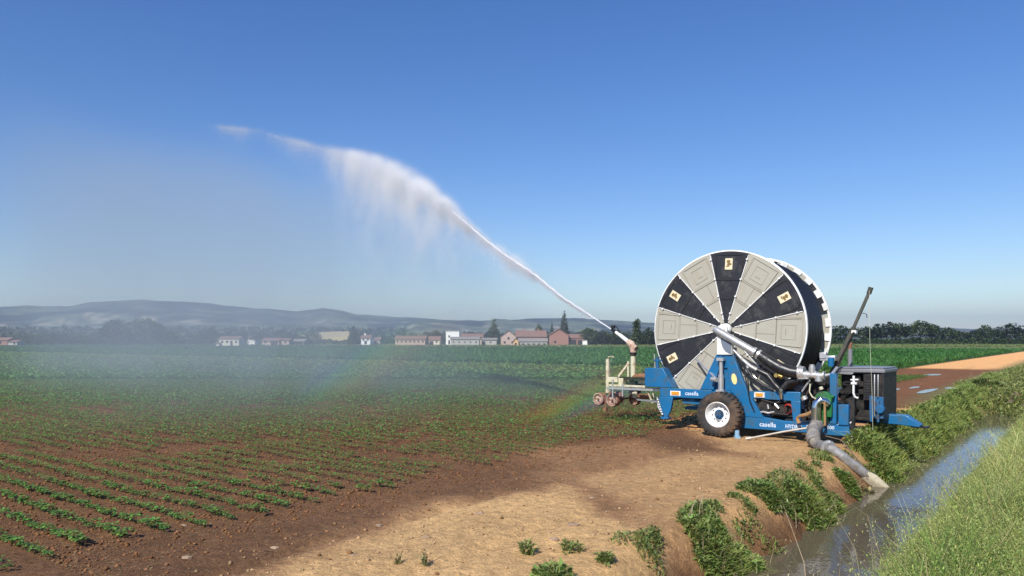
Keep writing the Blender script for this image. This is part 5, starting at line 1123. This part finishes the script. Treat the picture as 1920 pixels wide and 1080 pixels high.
def volmat(name, build, color=(0.9, 0.93, 1.0), aniso=0.0, step=0.1):
    m = bpy.data.materials.new(name); m.use_nodes = True; n = m.node_tree.nodes; l = m.node_tree.links; n.remove(n["Principled BSDF"])
    pv = n.new("ShaderNodeVolumePrincipled"); pv.inputs["Color"].default_value = (*color, 1); pv.inputs["Anisotropy"].default_value = aniso
    l.new(pv.outputs[0], n["Material Output"].inputs["Volume"])
    out = build(n, l, pv); l.new(out, pv.inputs["Density"])
    try: m.cycles.volume_step_rate = step
    except Exception: pass
    try: m.volume_intersection_method = 'ACCURATE'
    except Exception: pass
    return m
def mth(n, l, op, a, b_=None, clamp=False):
    q = n.new("ShaderNodeMath"); q.operation = op; q.use_clamp = clamp
    for i, v in enumerate((a, b_)):
        if v is None: continue
        if isinstance(v, (int, float)): q.inputs[i].default_value = v
        else: l.new(v, q.inputs[i])
    return q.outputs[0]
def mrange(n, l, v, a, b_, c=0.0, d=1.0, smooth=True):
    q = n.new("ShaderNodeMapRange"); q.interpolation_type = 'SMOOTHSTEP' if smooth else 'LINEAR'
    l.new(v, q.inputs[0]); q.inputs[1].default_value = a; q.inputs[2].default_value = b_; q.inputs[3].default_value = c; q.inputs[4].default_value = d
    return q.outputs[0]
def curve(n, l, v, pts):     # piecewise curve of v: list of (x, y)
    xs = [p[0] for p in pts]; ys = [p[1] for p in pts]; x0, x1 = min(xs), max(xs); y0, y1 = min(ys), max(ys)
    t = mrange(n, l, v, x0, x1, 0, 1, False)
    q = n.new("ShaderNodeFloatCurve"); c = q.mapping.curves[0]
    for i, (x, y) in enumerate(pts):
        px, py = (x - x0) / (x1 - x0), (y - y0) / max(1e-9, (y1 - y0))
        if i == 0: c.points[0].location = (px, py)
        elif i == len(pts) - 1: c.points[-1].location = (px, py)
        else: c.points.new(px, py)
    q.mapping.update(); l.new(t, q.inputs["Value"])
    return mrange(n, l, q.outputs[0], 0, 1, y0, y1, False)
def tcoord(n, l):
    tc = n.new("ShaderNodeTexCoord"); sp = n.new("ShaderNodeSeparateXYZ"); l.new(tc.outputs["Object"], sp.inputs[0]); return tc.outputs["Object"], sp.outputs
def nzn(n, l, vec, scale, stretch=(1, 1, 1), det=3):
    mp_ = n.new("ShaderNodeMapping"); mp_.inputs["Scale"].default_value = stretch; l.new(vec, mp_.inputs[0])
    q = n.new("ShaderNodeTexNoise"); q.inputs["Scale"].default_value = scale; q.inputs["Detail"].default_value = det; l.new(mp_.outputs[0], q.inputs["Vector"]); return q.outputs["Fac"]
def plume(n, l, pv):
    vec, s = tcoord(n, l); x, y, z = s[0], s[1], s[2]
    zc = curve(n, l, x, [(0, 0), (1.9, .90), (4.46, 2.26), (6.4, 3.38), (8.15, 4.45), (11.9, 6.23), (16, 7.58), (21, 9.1), (26, 10.7), (34, 12.7)])
    dz = mth(n, l, 'SUBTRACT', z, zc)
    nz1 = nzn(n, l, vec, 0.9, (1.0, 1, .6), 5)
    up = curve(n, l, x, [(0, .05), (3, .12), (4, .30), (5.2, .18), (6.5, .2), (8, .25), (12, .38), (16, .30), (22, .25), (34, .25)])
    dn = curve(n, l, x, [(0, .05), (3, .10), (4, .38), (5.0, .32), (6.0, .6), (7.2, 1.05), (9, 1.5), (12, 2.0), (15, 2.0), (17, 1.3), (22, .7), (34, .7)])
    wy = curve(n, l, x, [(0, .06), (3, .14), (4, .26), (5.4, .2), (8, .5), (12, .8), (16, .85), (24, .8), (34, .9)])
    amp = curve(n, l, x, [(0, 0.0), (1.5, .5), (3, 1.4), (4, 2.8), (4.9, 1.8), (6.2, 2.2), (8, 2.6), (10, 2.1), (13.5, 1.3), (15.5, .85), (16.5, .25), (18.5, .09), (20.5, .24), (23, .06), (26, .03), (29.5, .13), (32, .14), (34, .0)])
    jit = mth(n, l, 'MULTIPLY', mth(n, l, 'SUBTRACT', nz1, .5), 1.6)
    dzn = mth(n, l, 'ADD', dz, mth(n, l, 'MULTIPLY', jit, dn))
    upf = mth(n, l, 'EXPONENT', mth(n, l, 'MULTIPLY', mth(n, l, 'POWER', mth(n, l, 'DIVIDE', mth(n, l, 'MAXIMUM', dz, 0.0), up), 2.0), -3.0))
    dnf = mth(n, l, 'EXPONENT', mth(n, l, 'MULTIPLY', mth(n, l, 'ABSOLUTE', mth(n, l, 'DIVIDE', mth(n, l, 'MINIMUM', dzn, 0.0), dn)), -1.9))
    yf = mth(n, l, 'EXPONENT', mth(n, l, 'MULTIPLY', mth(n, l, 'POWER', mth(n, l, 'DIVIDE', y, wy), 2.0), -2.0))
    st2 = nzn(n, l, vec, 1.7, (.9, 1.0, .45), 7); stk = mrange(n, l, st2, .36, .66, .12, 1.9)
    d = mth(n, l, 'MULTIPLY', mth(n, l, 'MULTIPLY', upf, dnf), mth(n, l, 'MULTIPLY', yf, stk))
    return mth(n, l, 'MULTIPLY', d, amp)
def envelope(name, rs, up, dn, wy, mt, parent):
    m = MB(); vs = []; fs = []; k = 4
    for r in rs:
        z = float(jz(r)); u_, d_, y_ = (float(np.interp(r, *zip(*c))) for c in (up, dn, wy))
        vs += [(r, -y_, z - d_), (r, y_, z - d_), (r, y_, z + u_), (r, -y_, z + u_)]
    for i in range(len(rs) - 1):
        for e in range(4): a = i * 4 + e; b_ = i * 4 + (e + 1) % 4; fs.append((a, b_, b_ + 4, a + 4))
    fs += [(3, 2, 1, 0), tuple(range(len(vs) - 4, len(vs)))]
    m.add(vs, fs); return m.build(name, mt, parent, smooth=0)
PL = volmat("spray_volume", plume, (1.0, 1.0, 1.0), -0.60, 0.09)
o = envelope("spray", list(np.arange(.3, 34.01, .7)), [(0, .15), (4, .5), (8, .6), (16, .8), (34, .9)], [(0, .15), (3, .6), (5, 1.2), (9, 3.6), (12, 4.6), (16, 4.8), (34, 3.0)], [(0, .2), (4, .45), (8, .9), (34, 1.4)], PL, jet); o["kind"] = "stuff"

# the broad falling mist, a soft body of fine drops left of the gun
def mist(n, l, pv):
    vec, s = tcoord(n, l); x, y, z = s[0], s[1], s[2]       # object axes: x along the throw, y to the right of it (towards the camera is +y), z up
    zc = curve(n, l, x, [(0, 1.4), (4, 3.2), (8, 6.2), (12, 8.0), (16, 9.4), (21, 11.0), (32, 14.0), (50, 16.0), (75, 17.0)])
    nb = nzn(n, l, vec, .12, (1, 1, .35), 4); ns_ = nzn(n, l, vec, .5, (1, 1, .07), 3)
    hz = mth(n, l, 'DIVIDE', z, zc); hz2 = mth(n, l, 'ADD', hz, mth(n, l, 'MULTIPLY', mth(n, l, 'SUBTRACT', nb, .5), .5))
    top = mrange(n, l, hz2, .72, 1.05, 1, 0)
    gx = curve(n, l, x, [(0, .25), (4, .7), (10, 1.0), (18, 1.0), (30, .62), (45, .35), (70, .0)])
    gy = mrange(n, l, mth(n, l, 'ABSOLUTE', mth(n, l, 'SUBTRACT', y, 3.0)), 3.5, 11.5, 1, 0)
    k = mth(n, l, 'MULTIPLY', mth(n, l, 'MULTIPLY', top, gx), gy)
    k = mth(n, l, 'MULTIPLY', k, mrange(n, l, nb, .3, .7, .55, 1.25)); k = mth(n, l, 'MULTIPLY', k, mrange(n, l, ns_, .3, .7, .7, 1.25))
    low = mrange(n, l, z, 0, 6, 1.0, 1.1)
    return mth(n, l, 'MULTIPLY', mth(n, l, 'MULTIPLY', k, low), MISTD)
MISTD = 0.032
MM = volmat("mist_volume", mist, (0.50, 0.58, 0.66), -0.1, 0.20)
ms = MB(); vs = []; fs = []; rs = [0, 3, 7, 12, 20, 32, 50, 72]
tops = [1.8, 4.0, 7.0, 9.5, 12.5, 16.0, 18.5, 20.0]
for r, tp in zip(rs, tops):
    q0 = -9.0 if r > 3 else -5; q1 = 15 if r > 2 else 9
    vs += [(r, q0, -2.0), (r, q1, -2.0), (r, q1, tp), (r, q0, tp)]
for i in range(len(rs) - 1):
    for e in range(4): a = i * 4 + e; b_ = i * 4 + (e + 1) % 4; fs.append((a, b_, b_ + 4, a + 4))
fs += [(3, 2, 1, 0), tuple(range(len(vs) - 4, len(vs)))]
ms.add(vs, fs); mo = ms.build("spray_mist", MM, None, smooth=0); mo.location = (NX, NY, 0); mo.rotation_euler = (0, 0, math.atan2(0.8, -0.6)); mo["kind"] = "stuff"

# the rainbow: two bands of coloured mist, on the cones 42 and 51 degrees about the line away from the sun
AX = -SUNV
def bow(ang, half, order, rmin, rmax, phi0, phi1, dens):
    e1 = AX.cross(Vector((0, 0, 1))).normalized(); e2 = e1.cross(AX).normalized()
    m = MB(); vs = []; fs = []; N = 28
    for i in range(N + 1):
        ph = phi0 + (phi1 - phi0) * i / N; rad_ = e1 * math.cos(ph) + e2 * math.sin(ph)
        for R_, sg in ((rmin, -1), (rmin, 1), (rmax, 1), (rmax, -1)):
            a = math.radians(ang + sg * half); d = AX * math.cos(a) + rad_ * math.sin(a); p = Vector((0, 0, CAMH)) + d * R_ ; vs.append(p)
    for i in range(N):
        for e in range(4): a = i * 4 + e; b_ = i * 4 + (e + 1) % 4; fs.append((a, b_, b_ + 4, a + 4))
    fs += [(3, 2, 1, 0), tuple(range(len(vs) - 4, len(vs)))]
    m.add(vs, fs)
    def f(n, l, pv):
        tc = n.new("ShaderNodeTexCoord"); sb = n.new("ShaderNodeVectorMath"); sb.operation = 'SUBTRACT'; sb.inputs[1].default_value = (0, 0, CAMH); l.new(tc.outputs["Object"], sb.inputs[0])
        nm = n.new("ShaderNodeVectorMath"); nm.operation = 'NORMALIZE'; l.new(sb.outputs[0], nm.inputs[0]); dt = n.new("ShaderNodeVectorMath"); dt.operation = 'DOT_PRODUCT'; dt.inputs[1].default_value = AX; l.new(nm.outputs[0], dt.inputs[0])
        ac = mth(n, l, 'ARCCOSINE', dt.outputs["Value"]); u_ = mrange(n, l, ac, math.radians(ang - half), math.radians(ang + half), 0, 1, False)
        cr = n.new("ShaderNodeValToRGB"); l.new(u_, cr.inputs[0]); el = cr.color_ramp.elements
        cols = [(.30, .2, .9), (.15, .35, 1), (.1, .85, .5), (.6, .95, .1), (1, .8, .1), (1, .35, .1), (1, .1, .08)]
        if order == 2: cols = cols[::-1]
        el[0].position = .1; el[0].color = (*cols[0], 1); el[1].position = .9; el[1].color = (*cols[-1], 1)
        for i in range(1, 6): e = el.new(.1 + .8 * i / 6); e.color = (*cols[i], 1)
        l.new(cr.outputs[0], pv.inputs["Color"])
        tri = mth(n, l, 'SUBTRACT', 1.0, mth(n, l, 'ABSOLUTE', mth(n, l, 'MULTIPLY', mth(n, l, 'SUBTRACT', u_, .5), 2.0))); tri = mrange(n, l, tri, 0, .7, 0, 1)
        ln = n.new("ShaderNodeVectorMath"); ln.operation = 'LENGTH'; l.new(sb.outputs[0], ln.inputs[0]); L_ = ln.outputs["Value"]
        fr = mth(n, l, 'MULTIPLY', mrange(n, l, L_, rmin, rmin + 2.0, 0, 1), mrange(n, l, L_, rmax - 3, rmax, 1, 0))
        # fade at both ends of the arc, by height above the ground
        sp = n.new("ShaderNodeSeparateXYZ"); l.new(tc.outputs["Object"], sp.inputs[0])
        fe = mrange(n, l, sp.outputs[2], 0.2, 2.6 if order == 1 else 4.2, 1.0, 0.0)
        return mth(n, l, 'MULTIPLY', mth(n, l, 'MULTIPLY', mth(n, l, 'MULTIPLY', tri, fr), fe), dens)
    o = m.build("rainbow", volmat("rainbow_mist", f, (1, 1, 1), 0, 0.06), None, smooth=0); o["kind"] = "stuff"
BOW = True
if BOW:
    bow(41.6, 1.5, 1, 15.0, 22.0, math.radians(118), math.radians(140), 0.032)
    bow(52.6, 2.4, 2, 19.0, 33.0, math.radians(133), math.radians(156), 0.008)
